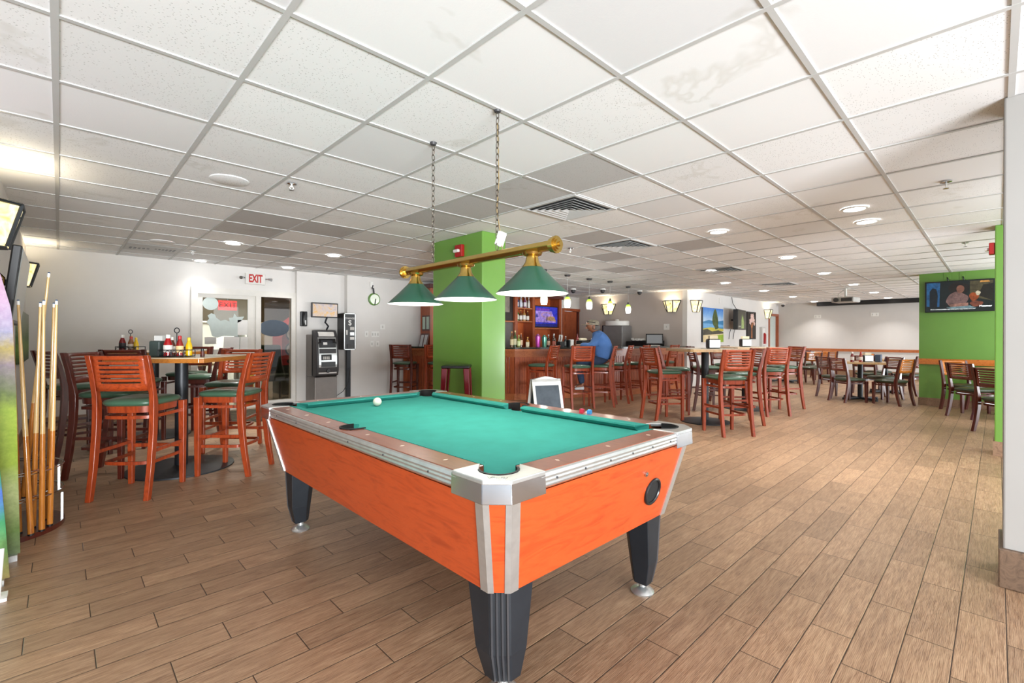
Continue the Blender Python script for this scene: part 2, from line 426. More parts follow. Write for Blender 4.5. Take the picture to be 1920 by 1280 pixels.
# lobby front: white aluminium frame, sliding sash on the left, dark fixed door on the right
g = G(); Y0, Y1 = YB - .04, YB + .08
g.lohi((1.49, Y0, 0), (1.58, Y1, 2.0)); g.lohi((1.58, Y0, 1.9), (3.0, Y1, 2.0)); g.lohi((2.42, Y0 + .002, 0), (2.5, Y1 - .002, 1.9)); g.lohi((3.0, Y0, 0), (3.08, Y1, 2.0))
g.lohi((1.58, Y0 + .02, .92), (2.42, Y1 - .03, 1.0)); g.lohi((1.58, Y0, 0), (2.42, Y1, .06)); g.lohi((2.5, Y0, 0), (3.0, Y1, .1))
w = struct(g.out('window_1', M['alu_frame'], smooth=0))
g = G(); g.lohi((1.58, Y0 + .03, 1.0), (1.65, Y1 - .05, 1.9)); g.lohi((2.3, Y0 + .03, 1.0), (2.42, Y1 - .05, 1.9)); g.lohi((1.65, Y0 + .03, 1.84), (2.3, Y1 - .05, 1.9))
g.out('sash', M['alu_frame'], w, smooth=0)
G().lohi((1.65, YB, .06), (2.32, YB + .006, 1.86)).out('pane', glass('clear_glass', '#e8eeea', .05), w, smooth=0)
G().lohi((2.5, YB, .1), (3.0, YB + .006, 1.9)).out('pane', glass('tinted_glass', '#b4afa5', .05), w, smooth=0)
def sticker(name, label, cat, pts, mat, y=YB - .004, parent=None):
    return tag(G().slab([(x, y, z) for x, z in pts], (0, .003, 0)).out(name, mat, parent, smooth=0), label, cat)
def oval(cx, cz, rx, rz, n=28): return [(cx + rx * math.cos(2 * PI * k / n), cz + rz * math.sin(2 * PI * k / n)) for k in range(n)]
sticker('window_sticker', 'round pale green sticker at the upper left of the lobby window', 'sticker', oval(1.76, 1.745, .11, .105), M['frost'])
blob = [(1.78, 1.22), (1.74, 1.4), (1.70, 1.44), (1.74, 1.5), (1.72, 1.55), (1.77, 1.59), (1.82, 1.57), (1.84, 1.52), (1.9, 1.47), (1.97, 1.49), (2.03, 1.46), (2.02, 1.52), (2.08, 1.53), (2.1, 1.6), (2.14, 1.54), (2.25, 1.55), (2.2, 1.47), (2.15, 1.44), (2.15, 1.22), (1.93, 1.22), (1.86, 1.19)]
sticker('window_decal', 'frosted cut-out film decal with leafy outline on the lobby window', 'decal', blob, M['frost'])
sticker('paper_notice', 'white paper sheet on the lobby window right of the frosted decal', 'paper', [(2.15, 1.24), (2.32, 1.24), (2.32, 1.49), (2.15, 1.49)], M['paper'])
sticker('paper_notice', 'crumpled white paper at the lower middle of the lobby window', 'paper', [(1.94, .99), (2.17, .98), (2.18, 1.2), (1.95, 1.21)], M['paper'], YB - .008)
sticker('paper_notice', 'white paper at the lower right corner of the lobby window', 'paper', [(2.18, .98), (2.4, .985), (2.41, 1.21), (2.19, 1.2)], M['paper'], YB - .01)
sticker('paper_notice', 'small grey sheet at the lower left of the lobby window', 'paper', [(1.68, 1.09), (1.84, 1.09), (1.84, 1.2), (1.68, 1.2)], M['papergrey'], YB - .004)
sticker('door_sticker', 'dark slate oval sticker on the tinted lobby door', 'sticker', oval(2.72, 1.36, .25, .145), plain('slate_vinyl_film', '#465260', .5, var=.05), YB - .006)
# lobby behind it
LY = 12.3
sbox('wall_lobby', (.4, LY, 0), (5.4, LY + .1, CEIL), plain('brown_lobby_wall', '#6e6152', .7))
sbox('wall_lobby_left', (.3, YB + .13, 0), (.4, LY, CEIL), M['wall_g'])
sbox('wall_lobby_right', (5.4, YB + .13, 0), (5.5, LY, CEIL), M['wall_g'])
sbox('ceiling_lobby', (.3, YB + .0, CEIL), (5.5, LY + .1, CEIL + .1), M['wall_w'])
sbox('floor_lobby', (.4, YB + .02, .002), (5.4, LY, .006), plain('pale_lobby_tile', '#a89c88', .15, coat=.4))
lamp('lobby_light', 'AREA', (2.6, 10.6, CEIL - .03), 60, (1, .95, .88), size=1.6)
tag(G().lohi((1.5, 11.6, 0), (2.75, 12.25, 1.5)).lohi((1.45, 11.55, 1.5), (2.8, 12.27, 1.54)).out('lobby_cabinet', M['white'], smooth=0, bevel=.01), 'tall white cabinet at the left of the lobby behind the window', 'cabinet')
tag(G().lohi((3.0, 11.7, 0), (4.05, 12.25, .7)).lohi((3.0, 11.75, .72), (4.05, 12.25, 1.5)).lohi((2.96, 11.68, 1.5), (4.1, 12.27, 1.54)).out('lobby_counter', M['white'], smooth=0, bevel=.01), 'white fronted counter in the lobby behind the tinted door', 'counter')
o = thing('lobby_exit_sign', 'glowing red EXIT sign hanging in the dark lobby', 'sign', (2.56, 11.3, 1.87))
G().lohi((-.17, 0, -.1), (.17, .05, .1)).out('sign_box', glow('red_sign_glow', '#b01010', .7), o, smooth=0)
G().cyl((0, .02, .1), (0, .02, .521), .012).out('stem', M['darkgrey'], o)
letters('lettering', 'EXIT', .16, glow('sign_red_deep', '#2a0303', .1), o, face_negy(0, -.003, 0))
# red, white and green machine front with bold loops
o = thing('vending_machine', 'red lobby machine with black and white loop pattern behind the tinted door', 'machine', (3.62, 10.3, 0))
G().lohi((-.3, 0, 0), (.32, .6, .62)).out('lower_cabinet', plain('dark_green_paint', '#24352c', .5), o, smooth=0, bevel=.02)
g = G(); g.prism([(-.3, .62), (.32, .62), (.32, 1.72), (.1, 1.7), (-.2, 1.45), (-.3, 1.2)], 0, .6, 'y')
g.out('front_panel', plain('red_lacquer', '#b3202a', .35), o, smooth=0)
pat = G()
for (cx, cz, rx, rz) in ((-.14, 1.28, .09, .15), (.12, 1.28, .09, .15), (-.14, .95, .1, .13), (.14, .95, .1, .13), (-.05, .7, .16, .06)):
    pat.i = 0; pat.slab([(x, -.004, z) for x, z in oval(cx, cz, rx, rz, 18)], (0, .004, 0))
    pat.i = 1; pat.slab([(x, -.007, z) for x, z in oval(cx, cz, rx * .72, rz * .72, 18)], (0, .004, 0))
    pat.i = 2; pat.slab([(x, -.01, z) for x, z in oval(cx, cz, rx * .35, rz * .45, 18)], (0, .004, 0))
pat.out('loop_pattern', [M['blackplastic'], M['paper'], M['red']], o, smooth=0)
o = thing('lobby_chair', 'dark green padded chair in the lobby behind the tinted door', 'chair', (3.0, 9.75, 0), R(10))
G().box((0, 0, .43), (.55, .55, .12)).out('seat', plain('dark_green_fabric', '#26352c', .9), o, bevel=.03)
G().box((0, .26, .75), (.55, .1, .6), rx=R(-8)).out('backrest', plain('dark_green_fabric', '#26352c', .9), o, bevel=.04)
for a in (-.24, .24):
    for b_ in (-.22, .24): G().cyl((a, b_, 0), (a, b_, .4), .02).out('leg', M['blackmetal'], o)
o = thing('lobby_table', 'small table on a turned dark pedestal seen through the lobby glass', 'table', (1.84, 9.9, 0))
G().lathe([(.0, .7), (.36, .7), (.36, .74), (.0, .74)], n=28).out('tabletop', M['tabletop_l'], o)
G().lathe([(0, 0), (.2, 0), (.2, .03), (.05, .1), (.09, .3), (.04, .5), (.07, .7), (0, .7)], n=18).out('pedestal', M['mahogany'], o)
o = thing('wet_floor_sign', 'yellow folding wet floor sign standing in the lobby', 'sign', (2.46, 9.35, 0), R(20))
G().hull8([(-.15, -.14, 0), (.15, -.14, 0), (.15, -.125, 0), (-.15, -.125, 0)], [(-.06, -.01, .62), (.06, -.01, .62), (.06, 0, .62), (-.06, 0, .62)]).out('front_panel', plain('yellow_plastic', '#d9b51e', .4), o, smooth=0)
G().hull8([(-.15, .125, 0), (.15, .125, 0), (.15, .14, 0), (-.15, .14, 0)], [(-.06, 0, .62), (.06, 0, .62), (.06, .01, .62), (-.06, .01, .62)]).out('back_panel', plain('yellow_plastic', '#d9b51e', .4), o, smooth=0)
# mat in front of the lobby door
m_, b_, t_ = base('patterned_door_mat', '#1b1a19', .95)
wv = t_.new('ShaderNodeTexWave'); wv.wave_type = 'RINGS'; wv.inputs['Scale'].default_value = 3.2; wv.inputs['Distortion'].default_value = 6; t_.link(t_.coord(), wv.inputs[0])
t_.link(t_.ramp(wv.outputs['Color'], [(.8, '#1d1b19'), (.9, '#7d6a45')]), b_.inputs['Base Color'])
tag(G().lohi((1.72, 7.3, .001), (3.05, 8.6, .012)).out('door_mat', m_, smooth=0), 'black door mat with tan scroll pattern by the lobby door', 'mat')
tag(G().lohi((4.25, -1.0, .001), (6.2, -.1, .012)).out('entrance_mat', plain('blue_grey_mat', '#6d7388', .95, var=.2, scale=60), smooth=0), 'blue grey entrance mat beyond the grey pillar', 'mat')

# ------------------------------------------------------------------ pool table
def pool_table():
    t = thing('pool_table', 'coin operated pool table with orange wood cabinet, teal cloth and metal corners', 'pool table', (1.55, 2.11, 0))
    HX, HY, ZT = .65, 1.115, .785           # outer half size and top of the rails
    BX, BY, ZB = .55, 1.018, .385
    def ring(hx, hy, c, z): return [(-hx + c, -hy, z), (hx - c, -hy, z), (hx, -hy + c, z), (hx, hy - c, z), (hx - c, hy, z), (-hx + c, hy, z), (-hx, hy - c, z), (-hx, -hy + c, z)]
    top, bot = ring(HX - .018, HY - .018, .062, .72), ring(BX, BY, .05, ZB)
    G().hull8(bot, top).out('cabinet', M['laminate'], t, smooth=0)
    # aluminium strips beside each chamfered cabinet corner
    def lerp(a, b, f): return tuple(p + (q - p) * f for p, q in zip(a, b))
    n8 = 8
    for cnr in range(4):
        i, j = 2 * cnr + 1, (2 * cnr + 2) % n8
        for a, o_ in ((i, -1), (j, 1)):
            g = G(); nb = (a + o_) % n8; ch = j if a == i else i
            cen = lambda z: Vector((0, 0, z))
            def outw(p, k=1.0):
                return Vector(p)
            for other, wid in ((nb, .034), (ch, .018)):
                bt, tp = Vector(bot[a]), Vector(top[a])
                db = (Vector(bot[other]) - bt).normalized() * wid; dt = (Vector(top[other]) - tp).normalized() * wid
                nrm = (tp - bt).cross(dt).normalized()
                if nrm.dot(Vector((bt.x, bt.y, 0))) < 0: nrm = -nrm
                e = nrm * .004
                g.hull8([bt + db - e * .2, bt - db * .06, bt + e - db * .06, bt + db + e], [tp + dt - e * .2, tp - dt * .06, tp + e - dt * .06, tp + dt + e])
            g.out('corner_trim', M['alu'], t, smooth=0)
    # cloth bed with the six pocket cut-outs
    ix, iy = HX - .155, HY - .155; pr = .052
    pts = []
    def addarc(cx, cy, a0, a1, r=pr): pts.extend([(cx + r * math.cos(R(a0 + (a1 - a0) * k / 8)), cy + r * math.sin(R(a0 + (a1 - a0) * k / 8)), .752) for k in range(9)])
    cx_, cy_ = ix + .04, iy + .04
    bx, by = ix + .035, iy + .035
    addarc(-cx_, -cy_, 110, -20); addarc(cx_, -cy_, 200, 70)
    addarc(bx + .03, 0, 250, 110, .058)
    addarc(cx_, cy_, -70, -200); addarc(-cx_, cy_, 20, -110)
    addarc(-bx - .03, 0, 70, -70, .058)
    g = G(); g.hull8([(x, y, .738) for x, y, z in pts], pts)
    g.out('cloth_bed', M['felt'], t, smooth=0)
    # pockets
    pk = [(sx * cx_, sy * cy_) for sx in (-1, 1) for sy in (-1, 1)] + [(-bx - .03, 0), (bx + .03, 0)]
    for x, y in pk:
        r = .05 if y else .052
        G().lathe([(0, .64), (r * .8, .642), (r, .68), (r, .7505)], (x, y, 0), 24).out('pocket', plain('black_rubber', '#0c0c0c', .7), t)
        # horseshoe liner on the outer half of the mouth
        if y:
            a = math.degrees(math.atan2(y, x)); pth = arc(x, y, .064, a - 100, a + 100, 18, ZT + .003)
        else:
            a = 0 if x > 0 else 180; pth = [(x * .93, (-1 if x > 0 else 1) * .062, 0)] + arc(x - math.copysign(.012, x), y, .062, a - 88, a + 88, 18, ZT + .003) + [(x * .93, (1 if x > 0 else -1) * .062, 0)]
        G().ribbon([(p[0], p[1], ZT - .02) for p in pth], .05, .008).out('pocket_liner', plain('black_rubber', '#0c0c0c', .7), t)
    # rails: wood and cushions, with pearl sights
    cw, cend, side = .15, .192, .062         # casting reach, where the rail wood starts, side pocket half opening
    def rail(axis, sgn, a, b, mit_a, mit_b):
        H = HX if axis == 'y' else HY         # axis: the direction the rail runs
        P = lambda s_, d, z: (sgn * (H - d), s_, z) if axis == 'y' else (s_, sgn * (H - d), z)
        G().hull8([P(a, .012, .725), P(b, .012, .725), P(b, .118, .725), P(a, .118, .725)], [P(a, .012, ZT), P(b, .012, ZT), P(b, .118, ZT), P(a, .118, ZT)]).out('rail', M['railwood'], t, smooth=0, bevel=.003)
        fa, fb = a + mit_a[0], b - mit_b[0]; na, nb = a + mit_a[1], b - mit_b[1]
        g = G(); A = [P(fa, .118, .735), P(na, .15, .757), P(na, .165, ZT - .012), P(na, .163, ZT - .004), P(fa, .118, ZT + .001)]
        B = [P(fb, .118, .735), P(nb, .15, .757), P(nb, .165, ZT - .012), P(nb, .163, ZT - .004), P(fb, .118, ZT + .001)]
        va = [g.v(p) for p in A]; vb = [g.v(p) for p in B]
        g._f(va); g._f(vb[::-1])
        for k in range(5): g._f([va[k], va[(k + 1) % 5], vb[(k + 1) % 5], vb[k]])
        g.out('cushion', M['felt'], t, smooth=0)
        L = b - a
        for k in range(3):
            c = P(a + L * (k + .5) / 3, .066, ZT + .0006)
            dx, dy = (.006, .011) if axis == 'y' else (.011, .006)
            G().prism([(c[0] - dy, c[1]), (c[0], c[1] - dx), (c[0] + dy, c[1]), (c[0], c[1] + dx)], ZT - .001, ZT + .001).out('sight', plain('pearl_inlay', '#e6d8c6', .3), t, smooth=0)
    m45, ms = (.0, .052), (.0, .014)
    for s_ in (-1, 1):
        rail('y', s_, -HY + cend, -side, m45, ms); rail('y', s_, side, HY - cend, ms, m45)
        rail('x', s_, -HX + cend, HX - cend, m45, m45)
        # wood bridge outside the side pocket
        G().lohi((s_ * (HX - .012), -side, .725), (s_ * (HX - .055), side, ZT)).out('rail', M['railwood'], t, smooth=0)
    # ridged aluminium trim under the rail edge
    for s_ in (-1, 1):
        for axis in ('y', 'x'):
            g = G(); H, Lh = (HX, HY - cend) if axis == 'y' else (HY, HX - cend)
            prof = [(.016, ZT - .001), (.004, ZT - .006), (.0, ZT - .016), (.003, ZT - .024), (.001, ZT - .03), (.004, ZT - .038), (.003, ZT - .045), (.008, ZT - .053), (.02, ZT - .058)]
            A, B = [], []
            for d, z in prof:
                A.append(g.v((s_ * (H - d), -Lh, z) if axis == 'y' else (-Lh, s_ * (H - d), z))); B.append(g.v((s_ * (H - d), Lh, z) if axis == 'y' else (Lh, s_ * (H - d), z)))
            for k in range(len(prof) - 1): g._f([A[k], A[k + 1], B[k + 1], B[k]])
            tr = g.out('rail_trim', M['alu'], t, smooth=25)
            for k in range(6):
                p = -Lh + 2 * Lh * (k + .5) / 6; q = s_ * (H + .001)
                G().cyl((q, p, ZT - .03) if axis == 'y' else (p, q, ZT - .03), (q - s_ * .006, p, ZT - .03) if axis == 'y' else (p, q - s_ * .006, ZT - .03), .004, n=8).out('screw', M['darkgrey'], tr)
    # cast corners with a chamfered outer edge and a pocket bite
    for sx in (-1, 1):
        for sy in (-1, 1):
            W = cend + .02; c = .062
            ang = [R(a) for a in range(-100, 101, 20)]
            px, py = HX - cx_, HY - cy_            # pocket centre measured from the outer corner
            bite = [(px - .066 * math.cos(R(45) + a), py - .066 * math.sin(R(45) + a)) for a in ang]
            outer = [(W, .118), (W, 0), (c, 0), (0, c), (0, W), (.118, W)]
            pl = outer + (bite if (bite[0][0] - .118) ** 2 + (bite[0][1] - W) ** 2 < (bite[-1][0] - .118) ** 2 + (bite[-1][1] - W) ** 2 else bite[::-1])
            f = lambda u, v, z, o=0: (sx * (HX + o - u), sy * (HY + o - v), z)
            g = G(); z1 = ZT + .003
            g.hull8([f(u, v, ZT - .012) for u, v in pl], [f(u, v, z1) for u, v in pl])
            g.out('corner_plate', M['alu'], t, smooth=0, bevel=.003)
            sk = [(W, -.003), (c - .002, -.003), (-.003, c - .002), (-.003, W)]; ins = [(W, .012), (c + .004, .012), (.012, c + .004), (.012, W)]
            g = G()
            for k in range(3):
                a, b_, d_, e_ = sk[k], sk[k + 1], ins[k + 1], ins[k]
                q = [a, b_, d_, e_]
                g.hull8([f(u, v, ZT - .07) for u, v in q], [f(u + (.004 if k else 0), v + .004, ZT - .004) for u, v in q])
            g.out('corner_skirt', M['chrome'], t, smooth=0, bevel=.002)
    # raised script lettering on the near corner castings
    mw = Matrix.Translation((-HX + .048, -HY + .048, ZT + .0034)) @ Matrix.Rotation(R(-45), 4, 'Z')
    letters('lettering', 'Valley', .026, M['alu'], t, mw, .0015)
    # ball return, lock and coin plate screw on the near end
    def endp(x, z, o=0):                           # a point on the sloping near end panel
        f = (z - ZB) / (.72 - ZB); return (x, -(BY + (HY - .018 - BY) * f) - o, z)
    nrm = Vector((0, -1, -.2)).normalized()
    c = Vector(endp(.33, .535)); u = Vector((1, 0, 0)); w_ = nrm.cross(u)
    ringpts = [c + nrm * .004 + (u * math.cos(2 * PI * k / 28) + w_ * math.sin(2 * PI * k / 28)) * .056 for k in range(28)]
    G().tube(ringpts, .007, 8, True).out('ball_return_ring', M['blackplastic'], t)
    G().cyl(c + nrm * .002, c - nrm * .06, .056, .05, 28).out('ball_return_cup', plain('black_rubber', '#0c0c0c', .7), t)
    c = Vector(endp(.235, .635)); G().cyl(c - nrm * .004, c + nrm * .008, .011, n=16).cyl(c, c + nrm * .012, .005, n=10).out('lock', M['chrome'], t)
    # ribbed black legs on round levelling feet
    for sx in (-1, 1):
        for sy in (-1, 1):
            X, Y = sx * .455, sy * .935
            f = lambda u, v, z: (sx * u, sy * v, z)
            o_ = lambda X_, Y_, w, c: [(X_ - c, Y_), (X_, Y_ - c), (X_, Y_ - w), (X_ - w * .7, Y_ - w), (X_ - w, Y_ - w * .7), (X_ - w, Y_)]
            tb = o_(BX - .012, BY - .012, .16, .05); mb = o_(BX - .024, BY - .02, .125, .05); bb = o_(BX - .05, BY - .038, .088, .042)
            g = G(); T = [g.v(f(u, v, ZB)) for u, v in tb]; Mi = [g.v(f(u, v, .16)) for u, v in mb]; Bo = [g.v(f(u, v, .055)) for u, v in bb]
            for A, B in ((T, Mi), (Mi, Bo)):
                for k in range(6): g._f([A[k], A[(k + 1) % 6], B[(k + 1) % 6], B[k]])
            g._f(T); g._f(Bo[::-1])
            lg = g.out('leg', M['blackmetal'], t, smooth=0, bevel=.003)
            for k in range(4):
                g = G(); fr = (k + .5) / 4; q = lambda P: (P[0][0] + (P[1][0] - P[0][0]) * fr, P[0][1] + (P[1][1] - P[0][1]) * fr)
                for P, Q, z0, z1_ in ((tb, mb, ZB - .003, .16), (mb, bb, .16, .058)):
                    a, b_ = q(P), q(Q); e = .004
                    g.hull8([f(b_[0] - e, b_[1] + e * .5, z1_), f(b_[0] + e, b_[1] - e * .5, z1_), f(b_[0] + e + .004, b_[1] + .004, z1_)], [f(a[0] - e, a[1] + e * .5, z0), f(a[0] + e, a[1] - e * .5, z0), f(a[0] + e + .004, a[1] + .004, z0)])
                g.out('rib', M['darkgrey'], lg, smooth=0)
            G().lathe([(0, .0), (.052, 0), (.055, .008), (.04, .022), (.018, .03), (.018, .06), (0, .06)], (X, Y, 0), 24).out('levelling_foot', M['alu'], lg)
    return t
pool_table()
o = tag(G().sphere((0, 0, 0), .0286, n=24).out('cue_ball', plain('ivory_resin', '#efe9d6', .18, coat=.4, var=.02), smooth=80), 'white cue ball on the teal cloth near the far corner pocket', 'ball')
o.location = (1.52, 2.86, .7808)
for (x, y, c, nm) in ((2.125, 1.63, '#b01f3a', 'red'), (2.128, 1.58, '#2f7fb8', 'blue')):
    o = thing('chalk_cube', nm + ' paper wrapped chalk cube on the far long rail of the pool table', 'chalk', (x, y, .785), R(12))
    G().lohi((-.011, -.011, 0), (.011, .011, .021)).out('wrapper', plain(nm + '_chalk_paper', c, .8), o, smooth=0)
    G().lathe([(0, .0245), (.006, .0225), (.0095, .0242), (.0095, .0212), (0, .0212)], n=12).out('chalk_face', plain(nm + '_chalk', '#6fb0d8' if nm == 'blue' else '#c85a70', .95), o)

# ------------------------------------------------------------------ brass pool table light
def chain(name, x, y, z0, z1, parent):
    g = G(); z = z1; k = 0
    while z > z0 + .02:
        pts = []
        for q in range(12):
            a = 2 * PI * q / 12; lx, lz = .009 * math.cos(a), .019 * math.sin(a)
            pts.append((x + lx, y, z - .017 + lz) if k % 2 == 0 else (x, y + lx, z - .017 + lz))
        g.tube(pts, .0024, 6, True); z -= .031; k += 1
    return g.out(name, plain('antique_brass_chain', '#6e665c', .35, .9), parent)
t = thing('pool_table_light', 'three shade brass and green pendant light hanging over the pool table', 'lamp', (1.63, 2.05, 1.42))
zb = .215
g = G()
hexa = lambda r: [(r * math.cos(R(60 * k)), zb + r * math.sin(R(60 * k))) for k in range(6)]
g.prism(hexa(.026), -.63, .63, 'y'); g.out('crossbar', M['brass'], t, smooth=0, bevel=.004)
for s_ in (-1, 1):
    g = G(); y0 = s_ * .625
    for r, a, b in ((.034, 0, .018), (.04, .018, .03), (.032, .03, .038), (.024, .038, .046), (.012, .046, .055)): g.cyl((0, y0 + s_ * a, zb), (0, y0 + s_ * b, zb), r, n=24)
    g.out('end_cap', M['brass'], t)
for y in (-.5, .01, .52):
    f = G().lathe([(0, .2), (.05, .196), (.045, .185), (.028, .178), (.034, .15), (.046, .132), (.05, .126), (0, .126)], (0, y, 0), 28).out('shade_fitter', M['brass'], t)
    g = G(); g.i = 0; g.lathe([(.045, .13), (.108, .065), (.172, .004), (.174, 0)], (0, y, 0), 40)
    g.i = 1; g.lathe([(.174, 0), (.170, .001), (.106, .061), (.04, .126), (0, .126)], (0, y, 0), 40)
    sh = g.out('lamp_shade', [M['shade_g'], plain('white_enamel', '#f2f2ee', .5, var=.01)], t, smooth=50)
    G().sphere((0, y, .062), .03, (1, 1, 1.2), 14).out('bulb', glow('warm_bulb', '#fff1d8', 14), sh)
    lamp('shade_light', 'POINT', (0, y, .03), 4.5, (1, .95, .86), t, shadow_soft_size=.06)
for y, nm in ((-.249, 0), (.33, 1)):
    chain('chain', 0, y, zb + .02, CEIL - 1.42 - .012, t)
    G().lathe([(0, CEIL - 1.42), (.022, CEIL - 1.42), (.016, CEIL - 1.42 - .014), (0, CEIL - 1.42 - .02)], (0, y, 0), 16).out('ceiling_hook', M['darkgrey'], t)
g = G(); g.box((.012, -.262, zb + .085), (.03, .045, .075), rx=R(25)); g.out('inline_switch', M['white'], t, bevel=.006)
G().tube([(0, -.249, .9), (.006, -.255, .6), (0, -.246, .45), (.01, -.262, zb + .12), (.014, -.27, zb + .05), (.0, -.29, zb + .022)], .003, 6).out('cord', plain('gold_cord', '#8a7650', .4), t)

# ------------------------------------------------------------------ chairs and stools
def make_seat(name, label, cat, stool, wood_m, back_m, seat_m):
    t = thing(name, label, cat)
    SZ, TOP = (.735, 1.07) if stool else (.455, .84)
    hw = .197
    # cushion and the wooden frame below it: a rounded square, wider at the front
    def outline(k): return [(x * k, y * k) for x, y in [( .205, -.16), (.2, .12)] and
            [(.21 * math.copysign(abs(math.cos(a)) ** .45, math.cos(a)), (.2 if math.cos(a) else .2) * math.copysign(abs(math.sin(a)) ** .5, math.sin(a)) * (1 + .06 * math.cos(a))) for a in [2 * PI * q / 32 for q in range(32)]]]
    g = G(); rings = []
    for k, z in ((.93, SZ - .05), (1.0, SZ - .038), (1.02, SZ - .022), (.97, SZ - .008), (.75, SZ + .004), (.4, SZ + .008)):
        rings.append([g.v((x, y, z)) for x, y in outline(k)])
    for A, B in zip(rings, rings[1:]):
        for q in range(32): g._f([A[q], A[(q + 1) % 32], B[(q + 1) % 32], B[q]])
    g._f(rings[0][::-1]); g._f(rings[-1])
    g.out('seat', seat_m, t, smooth=60)
    g = G(); fh = .05 if stool else .025
    g.hull8([(x, y, SZ - .05 - fh) for x, y in outline(.9)], [(x, y, SZ - .049) for x, y in outline(.92)])
    g.out('seat_frame', wood_m, t)
    # legs: straight tapered in front, one curved piece with the back posts behind
    for s_ in (-1, 1):
        y = s_ * hw
        G().hull8([(.162, y - .017, 0), (.196, y - .017, 0), (.196, y + .017, 0), (.162, y + .017, 0)], [(.155, y - .023, SZ - .05), (.203, y - .023, SZ - .05), (.203, y + .023, SZ - .05), (.155, y + .023, SZ - .05)]).out('leg', wood_m, t, smooth=0, bevel=.004)
        g = G(); prof = []
        K = [(-.262, 0), (-.225, .22 * SZ / .735), (-.196, .48 * SZ / .735), (-.19, .62 * SZ / .735), (-.19, SZ - .02), (-.2, SZ + .05), (-.232, (SZ + TOP) / 2 + .03), (-.272, TOP)]
        half = [.019, .022, .025, .026, .026, .021, .018, .016]
        rg = []
        for (x, z), h in zip(K, half): rg.append([g.v(p) for p in ((x - h, y - .018, z), (x + h, y - .018, z), (x + h, y + .018, z), (x - h, y + .018, z))])
        for A, B in zip(rg, rg[1:]):
            for q in range(4): g._f([A[q], A[(q + 1) % 4], B[(q + 1) % 4], B[q]])
        g._f(rg[0][::-1]); g._f(rg[-1]); g.out('leg', wood_m, t, smooth=30, bevel=.003)
    # slotted, gently curved plywood back
    g = G(); bh0, bh1 = SZ + .07, TOP - .004
    if not stool: bh0 = SZ + .135
    zs = [bh0]; ns = 6; span = bh1 - bh0; lo_, hi_ = bh0 + span * .24, bh1 - span * .14
    for k in range(ns):
        c = lo_ + (hi_ - lo_) * k / (ns - 1); zs += [c - span * .022, c + span * .022]
    zs.append(bh1)
    ts = [-1 + 2 * k / 16 for k in range(17)]
    def bp(u, z):
        f = (z - SZ) / (TOP - SZ); return (-.20 - .062 * f - .028 * (1 - u * u), u * (hw - .014 - .02 * (1 - f) * (1 if u * u > 2 else 0)), z)
    V = [[g.v(bp(u, z)) for u in ts] for z in zs]
    for r in range(len(zs) - 1):
        for c in range(16):
            if r % 2 == 1 and 2 <= c <= 13: continue
            g._f([V[r][c], V[r][c + 1], V[r + 1][c + 1], V[r + 1][c]])
    o = g.out('backrest', back_m, t, smooth=30)
    md = o.modifiers.new('thickness', 'SOLIDIFY'); md.thickness = .012; md.offset = 0
    # bent wood hoops running from the front legs round behind
    def hoop(z, rr=.018):
        n = 14; pts = [(.178, -hw + .02, z)] + [(-.16 - .045 * math.cos(R(-90 + 180 * k / n)) + .02, (hw - .03) * math.sin(R(-90 + 180 * k / n)), z) for k in range(n + 1)] + [(.178, hw - .02, z)]
        return G().ribbon(pts, .024, .014).out('stretcher', wood_m, t, smooth=40)
    if stool:
        hoop(.60); hoop(.255)
        for s_ in (-1, 1): G().lohi((-.2, s_ * hw - .008, .335), (.18, s_ * hw + .008, .36)).out('side_rail', wood_m, t, smooth=0)
        G().lohi((.168, -hw, .30), (.19, hw, .33)).out('footrest', wood_m, t, smooth=0, bevel=.004)
    else:
        hoop(.36)
    return t
stool0 = make_seat('bar_stool', '', 'stool', True, M['cherry'], M['cherry_back'], M['vinyl'])
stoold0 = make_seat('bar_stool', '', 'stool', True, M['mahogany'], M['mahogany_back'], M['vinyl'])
chair0 = make_seat('dining_chair', '', 'chair', False, M['mahogany'], M['mahogany_back'], M['vinyl_dark'])
chairo0 = make_seat('dining_chair', '', 'chair', False, M['mahogany'], M['orangewood'], M['vinyl_dark'])
first = {}
def seat(proto, x, y, deg, label, group):
    if proto.name not in first:
        first[proto.name] = 1; proto.location = (x, y, 0); proto.rotation_euler = (0, 0, R(deg)); proto['label'] = label; proto['group'] = group; return proto
    return dup(proto, (x, y, 0), R(deg), label, group)
GL, GR, GB, GD = 'high stools round the tables by the cue rack', 'high stools round the middle tables', 'stools along the bar', 'dining chairs by the windows'
